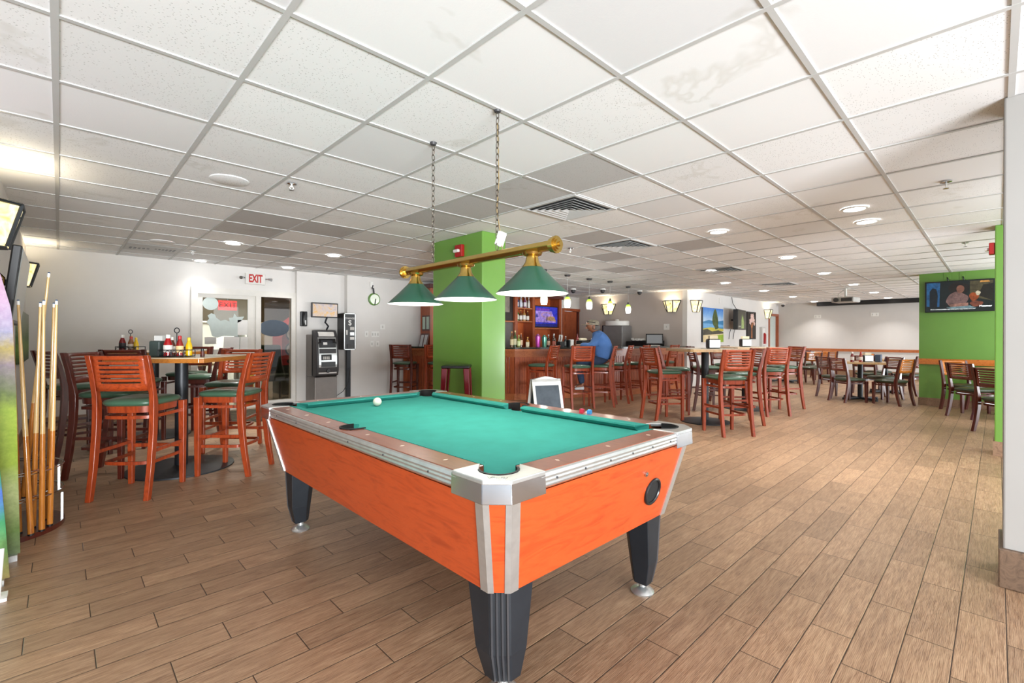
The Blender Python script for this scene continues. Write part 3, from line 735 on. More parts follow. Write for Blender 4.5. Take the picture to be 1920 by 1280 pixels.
for a in (
    (stool0, .475, 4.69, 52, 'red wood stool with green seat nearest the camera, its back turned this way', GL),
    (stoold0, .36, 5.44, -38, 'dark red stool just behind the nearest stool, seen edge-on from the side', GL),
    (stool0, 1.13, 4.83, 136, 'red wood stool beside the left end of the pool table, back to the right', GL),
    (stool0, 1.33, 5.72, -126, 'red stool facing this way across the near high table, backed by the lobby window', GL),
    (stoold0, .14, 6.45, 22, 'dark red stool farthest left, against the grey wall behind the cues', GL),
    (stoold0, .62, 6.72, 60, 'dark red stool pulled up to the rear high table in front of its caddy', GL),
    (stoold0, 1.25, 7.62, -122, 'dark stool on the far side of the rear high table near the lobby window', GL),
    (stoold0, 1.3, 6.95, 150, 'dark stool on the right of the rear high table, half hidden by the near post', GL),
    (stool0, 6.46, 3.44, -28, 'red stool at the left of the front middle table, slotted back dark against the bar', GR),
    (stool0, 6.14, 2.41, 54, 'red stool nearest in the middle of the room, back square to the camera', GR),
    (stool0, 6.96, 2.56, 134, 'red stool seen edge-on just right of the nearest middle stool', GR),
    (stool0, 7.2, 3.62, -60, 'red stool behind the front middle table post with light shining on its back', GR),
    (stool0, 8.14, 2.56, 56, 'red stool with its back to the camera at the second middle table', GR),
    (stool0, 9.12, 2.62, 140, 'red stool at the right end of the second middle table', GR),
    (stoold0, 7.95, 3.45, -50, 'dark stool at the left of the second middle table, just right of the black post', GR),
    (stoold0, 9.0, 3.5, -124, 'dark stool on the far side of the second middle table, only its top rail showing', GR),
    (stool0, 6.3, 5.75, 108, 'red stool at the left end of the bar behind the chalkboard sign', GB),
    (stool0, 6.52, 5.1, 60, 'red bar stool whose curved back is square to the camera beside the chalkboard sign', GB),
    (stool0, 7.0, 4.95, 118, 'red bar stool the man in blue sits on', GB),
    (stool0, 7.62, 5.02, 112, 'red bar stool just behind the seated man', GB),
    (stool0, 8.13, 4.98, 104, 'red bar stool second to the right of the seated man', GB),
    (stool0, 9.05, 4.85, 95, 'red bar stool farthest right along the bar, below the register', GB),
    (stoold0, 4.85, 8.03, 40, 'dark stool farthest left at the bar end beside the white wall', GB),
    (stool0, 5.32, 7.55, 38, 'red stool at the bar end beside the green pillar below the framed licences', GB),
    (stool0, 5.75, 7.05, 40, 'red stool at the bar end almost hidden by the left edge of the green pillar', GB),
    (chair0, 10.93, 1.98, -38, 'dark dining chair at the left of the near dining table', GD),
    (chairo0, 11.05, 1.36, 66, 'dining chair with bright orange slotted back at the near dining table', GD),
    (chair0, 11.5, 2.32, -40, 'dark dining chair just behind the left one at the near dining table', GD),
    (chair0, 12.0, 1.62, 140, 'dark dining chair behind the orange backed one, seat just showing', GD),
    (chair0, 10.12, .23, -42, 'dark red dining chair before the green wall, second from the right edge', GD),
    (chair0, 8.7, -.1, -40, 'dark red dining chair half cut off by the green column', GD),
    (chairo0, 10.85, .36, -140, 'orange backed dining chair under the rail on the green wall', GD),
    (chair0, 10.1, -.32, 140, 'dining chair by the windows with sunlit back, next to the green column', GD),
    (chair0, 13.2, 1.35, 70, 'dark dining chair beside the left edge of the green wall', GD),
    (chairo0, 13.9, 1.95, -120, 'orange backed chair at the far dining table under the wall rail', GD),
    (chair0, 12.95, 2.0, -10, 'dark chair at the far dining table behind the napkin box', GD),
    (chairo0, 14.45, 3.5, 170, 'orange backed chair facing left at the table by the far wall, nearest of three', GD),
    (chairo0, 15.2, 3.5, 170, 'orange backed chair facing left at the table by the far wall, middle of three', GD),
    (chairo0, 15.95, 3.45, 170, 'orange backed chair facing left at the table by the far wall, last of three', GD),
    (chair0, 16.6, 4.1, -150, 'dark chair at the far end of the table by the far wall', GD),
    (chair0, 13.9, 4.1, 20, 'dark chair on the left of the far wall table behind the stools', GD),
): seat(*a)

def high_table(x, y, deg, half, h, topmat, label, disc=.42):
    t = thing('high_table', label, 'table', (x, y, 0), R(deg), 'square high tables on black posts')
    c = .03
    pts = [(-half + c, -half), (half - c, -half), (half, -half + c), (half, half - c), (half - c, half), (-half + c, half), (-half, half - c), (-half, -half + c)]
    G().prism(pts, h - .008, h).out('table_surface', plain('cream_laminate', '#c9b79c', .25, coat=.2, var=.05), t, smooth=0)
    G().prism(pts, h - .045, h - .008).out('tabletop', topmat, t, smooth=0, bevel=.004)
    G().cyl((0, 0, .03), (0, 0, h - .04), .052, n=24).out('post', M['blackmetal'], t)
    G().lathe([(0, 0), (disc, 0), (disc, .012), (disc * .8, .02), (.07, .032), (0, .034)], n=40).out('base_disc', M['blackmetal'], t)
    return t
high_table(.815, 5.24, 50, .41, 1.03, M['tabletop'], 'near left high table with honey coloured edge and black post')
high_table(.83, 7.15, 50, .41, 1.03, M['tabletop'], 'rear left high table behind the near one, by the end wall', .38)
high_table(6.75, 2.95, 52, .42, 1.062, M['tabletop_l'], 'front middle high table with pale edge carrying a napkin dispenser', .34)
high_table(8.5, 3.02, 52, .42, 1.062, M['tabletop_l'], 'second middle high table behind the front one', .34)
def dining_table(x, y, deg, half, label):
    t = thing('dining_table', label, 'table', (x, y, 0), R(deg), 'square dining tables')
    G().lohi((-half, -half, .715), (half, half, .75)).out('tabletop', M['tabletop_l'], t, smooth=0, bevel=.004)
    G().cyl((0, 0, .03), (0, 0, .716), .045, n=20).out('post', M['blackmetal'], t)
    g = G()
    for a in (45, 135): g.box((0, 0, .028), (.72, .07, .035), R(a))
    for k in range(4): g.lathe([(0, 0), (.045, 0), (.045, .025), (0, .046)], (.34 * math.cos(R(45 + 90 * k)), .34 * math.sin(R(45 + 90 * k)), 0), 14)
    g.out('cross_base', M['blackmetal'], t)
dining_table(11.5, 1.9, 8, .4, 'near dining table with cross base and condiments')
dining_table(13.4, 1.75, 8, .4, 'dining table behind the near one, partly behind the green wall')
dining_table(10.75, -.35, 45, .42, 'dining table in the window bay before the green wall')
dining_table(14.7, 4.15, 0, .42, 'dining table near the far wall left of the stools')
o = thing('metal_stool', 'glossy dark red metal stool with black top against the green pillar', 'stool', (3.1, 4.07, 0), R(46))
G().lohi((-.15, -.15, .88), (.15, .15, .91)).out('seat', M['blackplastic'], o, smooth=0, bevel=.012)
for a in (-1, 1):
    for b in (-1, 1):
        G().hull8([(a * .16 - .02, b * .16 - .02, 0), (a * .16 + .02, b * .16 - .02, 0), (a * .16 + .02, b * .16 + .02, 0), (a * .16 - .02, b * .16 + .02, 0)], [(a * .115 - .032, b * .115 - .032, .882), (a * .115 + .032, b * .115 - .032, .882), (a * .115 + .032, b * .115 + .032, .882), (a * .115 - .032, b * .115 + .032, .882)]).out('leg', plain('dark_red_gloss_metal', '#6d0f1c', .15, .3, .6), o, smooth=0, bevel=.01)
g = G()
for a in (-1, 1): g.lohi((-.14, a * .14 - .006, .3), (.14, a * .14 + .006, .325)); g.lohi((a * .14 - .006, -.14, .3), (a * .14 + .006, .14, .325))
g.out('stretcher', plain('dark_red_gloss_metal', '#6d0f1c'), o, smooth=0)

# ------------------------------------------------------------------ wall sconces of amber slag glass
def slag(name='amber_slag_glass'):
    if name in MATS: return MATS[name]
    m, b, t = base(name, '#e8c86a', .35)
    col = t.ramp(t.noise(t.coord(), 9, 3, .5, 1.5), [(.35, '#f7eccb'), (.6, '#f0d88a'), (.8, '#d9a63a')])
    t.link(col, b.inputs['Base Color']); t.link(col, b.inputs['Emission Color']); b.inputs['Emission Strength'].default_value = .55
    MATS[name] = m; return m
def make_sconce():
    t = thing('wall_sconce', '', 'sconce'); t['group'] = 'amber glass wall sconces'
    # local: wall at y=0, projects to -y, z from 0 to .28
    T = [(-.24, 0), (-.1, -.16), (.1, -.16), (.24, 0)]; B = [(-.12, 0), (-.07, -.09), (.07, -.09), (.12, 0)]
    for k in range(3):
        a, b, c, d = (*T[k], .28), (*T[k + 1], .28), (*B[k + 1], 0), (*B[k], 0)
        off = Vector((b[1] - a[1], -(b[0] - a[0]), 0)).normalized() * -.004
        G().slab([d, c, b, a], off).out('glass_panel', slag(), t, smooth=0)
    for k in range(4):
        G().cyl((*T[k], .28), (*B[k], 0), .013, n=6).out('frame_bar', M['blackmetal'], t)
    G().tube([(x, y, .28) for x, y in T], .012, 6).out('top_frame', M['blackmetal'], t)
    g = G(); g.prism(B, -.008, .008); g.out('bottom_plate', M['blackmetal'], t, smooth=0)
    g = G(); g.cyl((-.06, -.1, .12), (.04, -.145, .22), .006, n=6).cyl((.0, -.118, .17), (-.08, -.13, .23), .005, n=6); g.out('branch_ornament', M['blackmetal'], t)
    lamp('sconce_light', 'POINT', (0, -.07, .2), 6, (1, .9, .72), t, shadow_soft_size=.05)
    return t
sc0 = make_sconce(); used = []
for x, y, rz, lb in ((XL - .02, 4.6, 90, 'large looking amber sconce nearest the camera on the left wall'), (XL - .03, 8.35, 90, 'amber sconce at the far end of the left wall above the cues'),
                     (XA, 7.6, -90, 'amber sconce on the taupe wall partly behind a pendant light'), (XA, 5.7, -90, 'amber sconce on the taupe wall above the cash register'),
                     (11.5, YS, 0, 'amber sconce on the pale wall next to the lake picture'), (16.79, YS, 0, 'amber sconce on the pale wall beside the far door')):
    if not used: sc0.location = (x, y, 1.80); sc0.rotation_euler = (0, 0, R(rz)); sc0['label'] = lb; used.append(1)
    else: dup(sc0, (x, y, 1.825 if x < 0 else 1.865), R(rz), lb)

# ------------------------------------------------------------------ left wall: banners, screen, canvas, cue rack
def picture_material(name, layers, sky):
    """painted landscape: soft procedural bands over height (object z) with noise-broken edges"""
    m, b, t = base(name, '#88aa66', .6)
    v = t.coord(); sp = t.new('ShaderNodeSeparateXYZ'); t.link(v, sp.inputs[0])
    n = t.noise(v, 6, 5, .65); h = t.m('ADD', sp.outputs[2], t.m('MULTIPLY', t.m('SUBTRACT', n, .5), .22))
    lo, hi = sky
    f = t.m('DIVIDE', t.m('SUBTRACT', h, lo), hi - lo)
    col = t.ramp(f, layers)
    sp2 = t.ramp(t.noise(v, 38, 4, .7), [(.35, '#707070'), (.65, '#c8c8c8')])
    col = t.mix(.3, col, sp2, 'OVERLAY')
    t.link(col, b.inputs['Base Color']); return m
ban = picture_material('golf_banner_print', [(0, '#9fb38c'), (.08, '#7fa05c'), (.2, '#b9c68a'), (.3, '#a8c24c'), (.44, '#b4cc58'), (.5, '#7f8f5a'), (.58, '#a2929e'), (.64, '#c3b06c'), (.68, '#b9b6d0'), (.78, '#d8b9d4'), (1, '#e6bcc8')], (0, 1.8))
ban2 = picture_material('lake_banner_print', [(0, '#c9a86c'), (.1, '#6f9a5c'), (.2, '#3f8a5c'), (.28, '#4f6fc0'), (.34, '#3f9060'), (.5, '#7fb54c'), (.62, '#2f5f50'), (.8, '#8fb3a0'), (1, '#b0c8d8')], (0, 1.6))
def banner(label, mat, edge, y, xl, th=.008):
    """upright print facing the room's window side; its free edge given as (x, z) points from the floor up"""
    t = thing('banner_stand', label, 'banner', (0, 0, 0))
    g = G(); n = 8
    V = [[g.v((x + (xl - x) * k / n, y + .006 * math.sin(PI * k / n), z)) for k in range(n + 1)] for x, z in edge]
    for p, q in zip(V, V[1:]):
        for k in range(n): g._f([p[k], p[k + 1], q[k + 1], q[k]])
    o = g.out('print', mat, t, smooth=60); md = o.modifiers.new('thickness', 'SOLIDIFY'); md.thickness = th; md.offset = -1
    return t
t = banner('tall golf course banner with pink sky at the left edge beside the cue rack', ban, [(-.150, .03), (-.158, .4), (-.167, .9), (-.182, 1.30), (-.19, 1.37), (-.262, 1.70), (-.34, 1.92), (-.45, 2.0)], 3.70, -.8)
G().lohi((-.8, 3.66, 0), (-.16, 3.74, .032)).out('base', M['alu'], t, smooth=0)
t = banner('lower lake banner at the far left edge in front of the golf banner', ban2, [(-.172, .03), (-.187, .3), (-.205, .56), (-.23, .9), (-.26, 1.2), (-.32, 1.6)], 3.36, -.8)
G().lohi((-.8, 3.33, 0), (-.19, 3.39, .03)).out('base', M['alu'], t, smooth=0)
G().cyl((-.205, 3.18, .012), (-.195, 3.22, .22), .014, n=12).lohi((-.235, 3.14, 0), (-.17, 3.23, .014)).out('foot', M['white'], t)
# screen on a wall arm
t = thing('wall_television', 'flat television on a wall arm seen from its edge on the left wall', 'television', (-.205, 4.52, 1.52))
G().box((0, 0, 0), (.045, .93, .47), ry=R(6)).out('housing', M['blackplastic'], t, smooth=0, bevel=.008)
G().box((.0245, 0, .002), (.004, .89, .43), ry=R(6)).out('screen', plain('grey_screen_glare', '#8b8f8a', .12, var=.1), t, smooth=0)
g = G(); g.lohi((-.112, -.1, -.08), (-.1, .1, .16)); g.lohi((-.1, -.02, .02), (-.02, .02, .06)); g.out('wall_arm', M['blackmetal'], t, smooth=0)
tag(G().tube([(-.3, 4.2, 1.72), (-.26, 4.12, 1.66), (-.27, 4.1, 1.6), (-.24, 4.15, 1.56), (-.245, 4.2, 1.52)], .006, 6).out('cable', M['brass']), 'coiled cable behind the left wall television', 'cable')
t = thing('canvas_print', 'long green landscape canvas low on the left wall behind the cues', 'picture', (XL + .018, 7.8, 1.2))
G().box((0, 0, 0), (.035, 1.8, .56)).out('canvas', picture_material('green_valley_print', [(0, '#3c4a2c'), (.3, '#6f8f34'), (.5, '#55703a'), (.75, '#8a9478'), (1, '#a8aca0')], (-.28, .28)), t, smooth=0)
# cue rack: half-round wooden floor stand with wire rings
t = thing('cue_rack', 'half round wooden floor rack holding pool cues against the left wall', 'rack', (-.3, 4.27, 0))
def halfround(r, z0, z1): return G().prism([(p[0], p[1]) for p in arc(0, 0, r, -90, 90, 20)], z0, z1)
halfround(.33, .0, .03).out('base_board', M['mahogany'], t)
G().lohi((-.015, -.3, 0), (.0, .3, .52)).out('back_board', M['mahogany'], t, smooth=0)
halfround(.12, .42, .5).out('post_block', M['mahogany'], t)
for z in (.23, .385):
    G().tube([(p[0], p[1], z) for p in arc(0, 0, .325, -90, 90, 20)] , .004, 6).out('wire_ring', M['chrome'], t)
    G().tube([(p[0], p[1], z) for p in arc(0, 0, .265, -90, 90, 20)] , .004, 6).out('wire_ring', M['chrome'], t)
for (a, z0, z1) in ((28, .21, .375), (22, .03, .2)):
    x, y = .34 * math.cos(R(a)), .34 * math.sin(R(a)) - .1
    G().box((x, y - .08, (z0 + z1) / 2), (.012, .03, z1 - z0)).out('metal_tab', M['alu'], t, smooth=0)
cue_labels = ['pool cue farthest left in the rack, beside the banner edge', 'pool cue second from left, its shaft dark behind the first', 'pool cue in the middle pair of the rack, left one', 'pool cue in the middle of the rack with its butt on the base board', 'tall pool cue leaning above all the others', 'pool cue right of the tall one, partly hidden', 'pool cue farthest right in the rack']
for (b, tp), lb in zip((((-.118, 3.975, .03), (-.176, 4.03, 1.425)), ((-.17, 4.05, .03), (-.213, 4.2, 1.428)), ((-.115, 4.12, .03), (-.084, 4.1, 1.42)), ((-.074, 4.02, .03), (-.068, 4.02, 1.43)),
                        ((-.16, 4.22, .2), (-.047, 4.13, 1.61)), ((-.05, 4.24, .03), (-.0255, 4.22, 1.425)), ((-.04, 4.1, .03), (-.0125, 4.08, 1.437))), cue_labels):
    b, tp = Vector(b), Vector(tp); d = tp - b
    o = thing('pool_cue', lb, 'cue', (0, 0, 0), 0, 'cues in the floor rack')
    p = lambda f: b + d * f
    G().cyl(p(0), p(.008), .0155, n=14).out('bumper', M['blackplastic'], o)
    G().cyl(p(.008), p(.42), .0150, .0125, 16).out('butt', M['cuebutt'], o)
    G().cyl(p(.42), p(.978), .0124, .0066, 16).out('shaft', M['maple'], o)
    G().cyl(p(.978), p(.995), .0068, n=12).out('ferrule', M['white'], o)
    G().cyl(p(.995), p(1), .0066, .005, 12).out('tip', plain('blue_chalked_leather', '#2f4a6a', .9), o)

# ------------------------------------------------------------------ end wall fittings
t = thing('exit_sign', 'white EXIT sign with red letters above the lobby window', 'sign', (2.41, YB, 2.195))
G().lohi((-.155, -.05, -.092), (.155, 0, .092)).out('sign_face', plain('exit_sign_white', '#dedbd6', .5, var=.02), t, smooth=0, bevel=.006)
letters('lettering', 'EXIT', .185, plain('exit_red', '#b8140f', .5, var=.02), t, face_negy(0, -.051, 0) @ Matrix.Diagonal((.56, 1, 1, 1)), bold=.006)
for s_ in (-1, 1):
    G().cyl((s_ * .2, -.06, .01), (s_ * .235, -.1, 0), .02, .028, 16).cyl((s_ * .155, -.03, .01), (s_ * .21, -.06, .01), .01, n=8).out('emergency_lamp', M['chrome'], t)
t = thing('cash_machine', 'grey cash machine with silver fascia standing by the lobby door', 'cash machine', (3.42, 8.5, 0))
G().lohi((-.2, -.2, 0), (.2, .22, .5)).lohi((-.2, -.1, .5), (.2, .22, 1.25)).out('cabinet', plain('warm_grey_steel', '#77716d', .4, .3, var=.05), t, smooth=0, bevel=.01)
fp = [(-.13, 1.33), (-.19, 1.27), (-.245, 1.1), (-.275, .85), (-.28, .62), (-.25, .53), (-.17, .5), (-.05, .52), (-.05, 1.33)]
g = G()
for x0, x1 in ((-.2, .2),): g.prism(fp, x0, x1, 'x')
g.out('fascia_shell', M['darkgrey'], t, smooth=50, bevel=.012)
def onf(x, z):        # point on the curved fascia
    pts = sorted([(q[1], q[0]) for q in fp[:6]])
    for (z0, y0), (z1, y1) in zip(pts, pts[1:]):
        if z0 <= z <= z1: return (x, y0 + (y1 - y0) * (z - z0) / (z1 - z0), z)
    return (x, pts[-1][1], z)
def fpatch(name, x0, x1, z0, z1, mat, off=.006):
    g = G(); n = 4; F = [[Vector(onf(x, z0 + (z1 - z0) * k / n)) + Vector((0, -off, 0)) for x in (x0, x1)] for k in range(n + 1)]
    for k in range(n): g.slab([F[k][0], F[k][1], F[k + 1][1], F[k + 1][0]], (0, off, 0))
    return g.out(name, mat, t, smooth=0)
fpatch('header_panel', -.14, .14, 1.22, 1.3, plain('header_white', '#dcdad5', .4), .008)
fpatch('fascia_panel', -.16, .16, .56, 1.2, M['alu'], .006)
fpatch('screen_bezel', -.15, .15, 1.02, 1.18, M['blackplastic'], .012)
fpatch('screen', -.11, .09, 1.04, 1.15, plain('atm_screen', '#3a3d42', .2), .016)
fpatch('screen_logo', -.08, -.01, 1.07, 1.115, M['paper'], .018)
fpatch('card_panel', -.15, .15, .92, 1.0, M['darkgrey'], .012)
fpatch('keypad', -.12, .06, .8, .9, M['blackplastic'], .014)
for k in range(4): fpatch('key_row', -.09 + .03 * k, -.07 + .03 * k, .815, .865, M['papergrey'], .017)
fpatch('dispenser_slot', -.12, .13, .68, .77, M['blackplastic'], .014)
a = onf(0, .615); G().cyl((0, a[1] - .004, .61), (0, a[1] - .02, .61), .035, .03, 18).out('door_lock', M['blackplastic'], t)
t = thing('wall_monitor', 'black framed monitor showing a gold and grey picture above the cash machine', 'monitor', (3.52, 8.62, 1.70))
G().lohi((-.245, -.02, -.135), (.245, .02, .135)).out('housing', M['blackplastic'], t, smooth=0, bevel=.006)
m_, b_, t_ = base('gold_marble_image', '#b9a28a', .3)
c_ = t_.ramp(t_.noise(t_.coord(), 5, 6, .65, 1.5), [(.3, '#8d8590'), (.5, '#b6a8a0'), (.62, '#c79a4c'), (.75, '#e2d6c8')]); t_.link(c_, b_.inputs['Emission Color']); b_.inputs['Emission Strength'].default_value = .75; b_.inputs['Base Color'].default_value = (0, 0, 0, 1)
G().lohi((-.225, -.023, -.115), (.225, -.019, .115)).out('screen', m_, t, smooth=0)
g = G(); g.tube([(.05, .02, -.13), (.03, .05, -.22), (.09, .05, -.29), (.05, .04, -.36)], .016, 8).lohi((0, .03, -.12), (.09, .13, -.05)); g.out('stand_arm', M['blackmetal'], t)
t = thing('wall_telephone', 'black wall telephone between the lobby door and the monitor', 'telephone', (3.18, 8.75, 1.4))
G().lohi((-.06, -.05, 0), (.06, 0, .27)).out('body', M['blackplastic'], t, smooth=0, bevel=.012)
G().tube([(.0, -.06, .25), (-.01, -.075, .2), (-.01, -.075, .07), (0, -.06, .02)], [.02, .014, .014, .02], 8).out('handset', M['blackplastic'], t)
G().lohi((.0, -.054, .03), (.035, -.05, .11)).out('label_card', M['paper'], t, smooth=0)
t = thing('change_machine', 'black coin change machine with dollar sign on a slim black post', 'change machine', (3.93, 8.48, 0))
G().lohi((-.115, -.02, .97), (.11, .28, 1.655)).out('cabinet', M['blackplastic'], t, smooth=0, bevel=.006)
g = G()
for a, b in (((-.115, 1.64), (.11, 1.655)), ((-.115, .97), (.11, .985)), ((-.115, .97), (-.1, 1.655)), ((.097, .97), (.11, 1.655))): g.lohi((a[0], -.028, a[1]), (b[0], -.02, b[1]))
g.out('frame_edge', M['alu'], t, smooth=0)
letters('lettering', 'CHANGE', .048, M['paper'], t, face_negy(-.003, -.0215, 1.56))
letters('dollar_sign', '$', .14, M['paper'], t, face_negy(0, -.0215, 1.475))
for nm, x0, x1, z0, z1, mm in (('bill_slot', .0, .08, 1.34, 1.4, M['papergrey']), ('bill_acceptor', .0, .08, 1.24, 1.3, M['alu']), ('price_card', .0, .08, 1.16, 1.21, M['paper']), ('side_card', -.08, -.045, 1.25, 1.34, M['papergrey']), ('coin_tray', -.05, .06, 1.0, 1.07, M['darkgrey'])):
    G().lohi((x0, -.032, z0), (x1, -.02, z1)).out(nm, mm, t, smooth=0)
G().lohi((-.0, .1, 0), (.075, .17, .97)).out('post', M['blackmetal'], t, smooth=0)
G().lohi((-.12, -.02, 0), (.16, .27, .02)).out('base_plate', M['blackmetal'], t, smooth=0)
tag(G().tube([(3.98, 8.56, .62), (3.95, 8.5, .55), (3.9, 8.45, .35), (3.78, 8.42, .2), (3.66, 8.45, .12)], .006, 6).out('power_cable', M['blackplastic']), 'black power cable hanging between the change machine and the cash machine', 'cable')
t = thing('wall_disc', 'round green rimmed disc hanging from a black strap on a white wall hook', 'wall clock', (4.5, YW, 1.96))
G().lathe([(0, .035), (.105, .035), (.12, .028), (.125, .0), (0, 0)], n=36).out('rim', plain('green_rim', '#5f8a3c', .35), t).rotation_euler = (R(90), 0, 0)
o = G().lathe([(0, .04), (.098, .04), (.1, .03), (0, .03)], n=36).out('face', plain('pale_brushed_disc', '#c9cfc0', .25, .5), t); o.rotation_euler = (R(90), 0, 0)
g = G(); g.box((.01, -.045, -.05), (.018, .006, .12), ry=R(8)); g.out('hand', M['blackplastic'], t, smooth=0)
g = G(); g.box((-.02, -.03, .16), (.03, .01, .12), ry=R(-8)).box((-.045, -.03, .24), (.02, .01, .08), ry=R(15)); g.out('strap', M['blackplastic'], t, smooth=0)
G().lohi((-.09, -.03, .24), (-.03, 0, .34)).out('wall_hook', M['white'], t, smooth=0, bevel=.004)
def plate(x, y, z, w, h, label, ax='y', n=1, cat='switch', name='wall_switch', pm=None):
    t = thing(name, label, cat, (x, y, z))
    f = (lambda a, b, c: (a, b, c)) if ax == 'y' else (lambda a, b, c: (b, a, c))
    G().lohi(f(-w / 2, -.008, -h / 2), f(w / 2, 0, h / 2)).out('cover_plate', pm or M['white'], t, smooth=0, bevel=.002)
    for k in range(n):
        c = -w / 2 + w * (k + .5) / n
        G().lohi(f(c - .012, -.014, -.025), f(c + .012, -.006, .025)).out('toggle', pm or M['papergrey'], t, smooth=0, bevel=.002)
plate(4.344, YW, 1.27, .07, .115, 'single light switch on the white wall right of the change machine')
plate(4.53, YW, 1.265, .17, .115, 'three gang light switch below the round disc', n=3)
plate(4.46, YW, 1.075, .07, .115, 'left one of the two lower wall outlets under the light switches', cat='outlet', name='wall_outlet')
plate(4.58, YW, 1.075, .07, .115, 'right one of the two lower wall outlets under the light switches', cat='outlet', name='wall_outlet')
plate(4.69, YW, 1.415, .11, .1, 'white thermostat on the wall left of the framed licences', cat='thermostat', name='thermostat')
plate(XA, 5.84, 1.49, .15, .15, 'square white thermostat with dark display above the register', 'x', cat='thermostat', name='thermostat')
plate(XF, 4.125, 1.93, .2, .11, 'white wall plate on the far wall, left of two', 'x', 2, 'outlet', 'wall_outlet')
plate(XF, 2.62, 1.95, .2, .11, 'white wall plate on the far wall, right of two below the screen case', 'x', 2, 'outlet', 'wall_outlet')
plate(XG, .62, 2.325, .09, .13, 'green painted outlet above the television, left one', 'x', cat='outlet', name='wall_outlet', pm=M['green'])
plate(XG, .42, 2.31, .09, .13, 'green painted outlet above the television, right one', 'x', cat='outlet', name='wall_outlet', pm=M['green'])
for x, y, z, d, lb in ((3.355, 4.33, 2.21, 'x', 'red fire alarm strobe high on the green pillar'), (7.05, .02, 2.155, 'y', 'red fire alarm on the green column at the right edge')):
    t = thing('fire_alarm', lb, 'alarm', (x, y, z))
    if d == 'y': t.rotation_euler = (0, 0, R(-90)); t.scale = (1, .8, .85)
    G().lohi((-.045, -.065, -.07), (0, .065, .07)).out('housing', M['red'], t, smooth=0, bevel=.008)
    G().lohi((-.075, -.03, -.02), (-.04, .06, .015)).out('strobe_lens', plain('clear_lens', '#e0ddd8', .1), t, smooth=0, bevel=.008)

# ------------------------------------------------------------------ the bar: angled counter, back bar, things on it
Q = [Vector((5.16, 8.58, 0)), Vector((6.35, 6.5, 0)), Vector((8.6, 5.42, 0)), Vector((11.0, 5.34, 0))]
BZ = 1.02
def nrm2(a, b): d = (b - a).normalized(); return Vector((-d.y, d.x, 0))
def offset(o):
    """the bar's front line moved inwards by o, mitred"""
    ns = [nrm2(Q[k], Q[k + 1]) for k in range(3)]; out = [Q[0] + ns[0] * o]
    for k in (1, 2):
        b = (ns[k - 1] + ns[k]).normalized(); out.append(Q[k] + b * o / b.dot(ns[k]))
    out.append(Q[3] + ns[2] * o); return out
t = thing('bar_counter', 'long angled bar with dark stone top and red wood beadboard front', 'bar', (0, 0, 0))
def strip(o0, o1, z0, z1, ext=0):
    A, B = offset(o0), offset(o1)
    if ext:
        d = (Q[0] - Q[1]).normalized(); A[0] = A[0] + d * ext; B[0] = B[0] + d * ext
        A[0].y = min(A[0].y, 8.6); B[0].y = min(B[0].y, 8.6)
    g = G()
    for k in range(3): g.hull8([(*A[k].xy, z0), (*A[k + 1].xy, z0), (*B[k + 1].xy, z0), (*B[k].xy, z0)], [(*A[k].xy, z1), (*A[k + 1].xy, z1), (*B[k + 1].xy, z1), (*B[k].xy, z1)])
    return g
strip(-.2, .5, BZ - .03, BZ).out('stone_top', M['granite'], t, smooth=0)
strip(-.18, .0, BZ - .065, BZ - .031).out('top_moulding', M['barwood_h'], t, smooth=0)
strip(0, .08, .0, BZ - .03).out('front_panel', M['barwood'], t, smooth=0)
strip(-.02, 0, 0, .12).out('kick_board', M['barwood_h'], t, smooth=0)
strip(-.02, 0, .83, BZ - .066).out('front_rail', M['barwood_h'], t, smooth=0)
for k in range(3):
    a, b = Q[k], Q[k + 1]; L = (b - a).length; d = (b - a) / L; n = nrm2(a, b); m = max(1, round(L / .85))
    for q in range(m + 1):
        p = a + d * min(max(L * q / m, .045), L - .045)
        G().box((*(p - n * .01).xy, .475), (.09, .022, .71), math.atan2(d.y, d.x)).out('front_stile', M['barwood'], t, smooth=0)
    g = G(); c = int(L / .05)
    for q in range(c):
        p = a + d * (.025 + L * q / c); g.box((*(p - n * .003).xy, .475), (.042, .008, .71), math.atan2(d.y, d.x))
    g.out('beadboard', M['barwood'], t, smooth=0, bevel=.003)
def on_bar(s, o): d = (Q[2] - Q[1]).normalized(); n = nrm2(Q[1], Q[2]); return Q[1] + d * s + n * o
# counter under the taupe wall with its dark splash
t = thing('service_counter', 'service counter with black top along the taupe wall beside the bar', 'counter', (0, 0, 0))
G().lohi((10.52, 5.95, 0), (11.09, 8.4, .94)).out('cabinet', M['barwood'], t, smooth=0)
G().lohi((10.48, 5.9, .94), (11.095, 8.42, .98)).out('worktop', M['granite'], t, smooth=0)
G().lohi((11.05, 5.9, .98), (11.095, 8.42, 1.14)).out('splashback', M['blackplastic'], t, smooth=0)
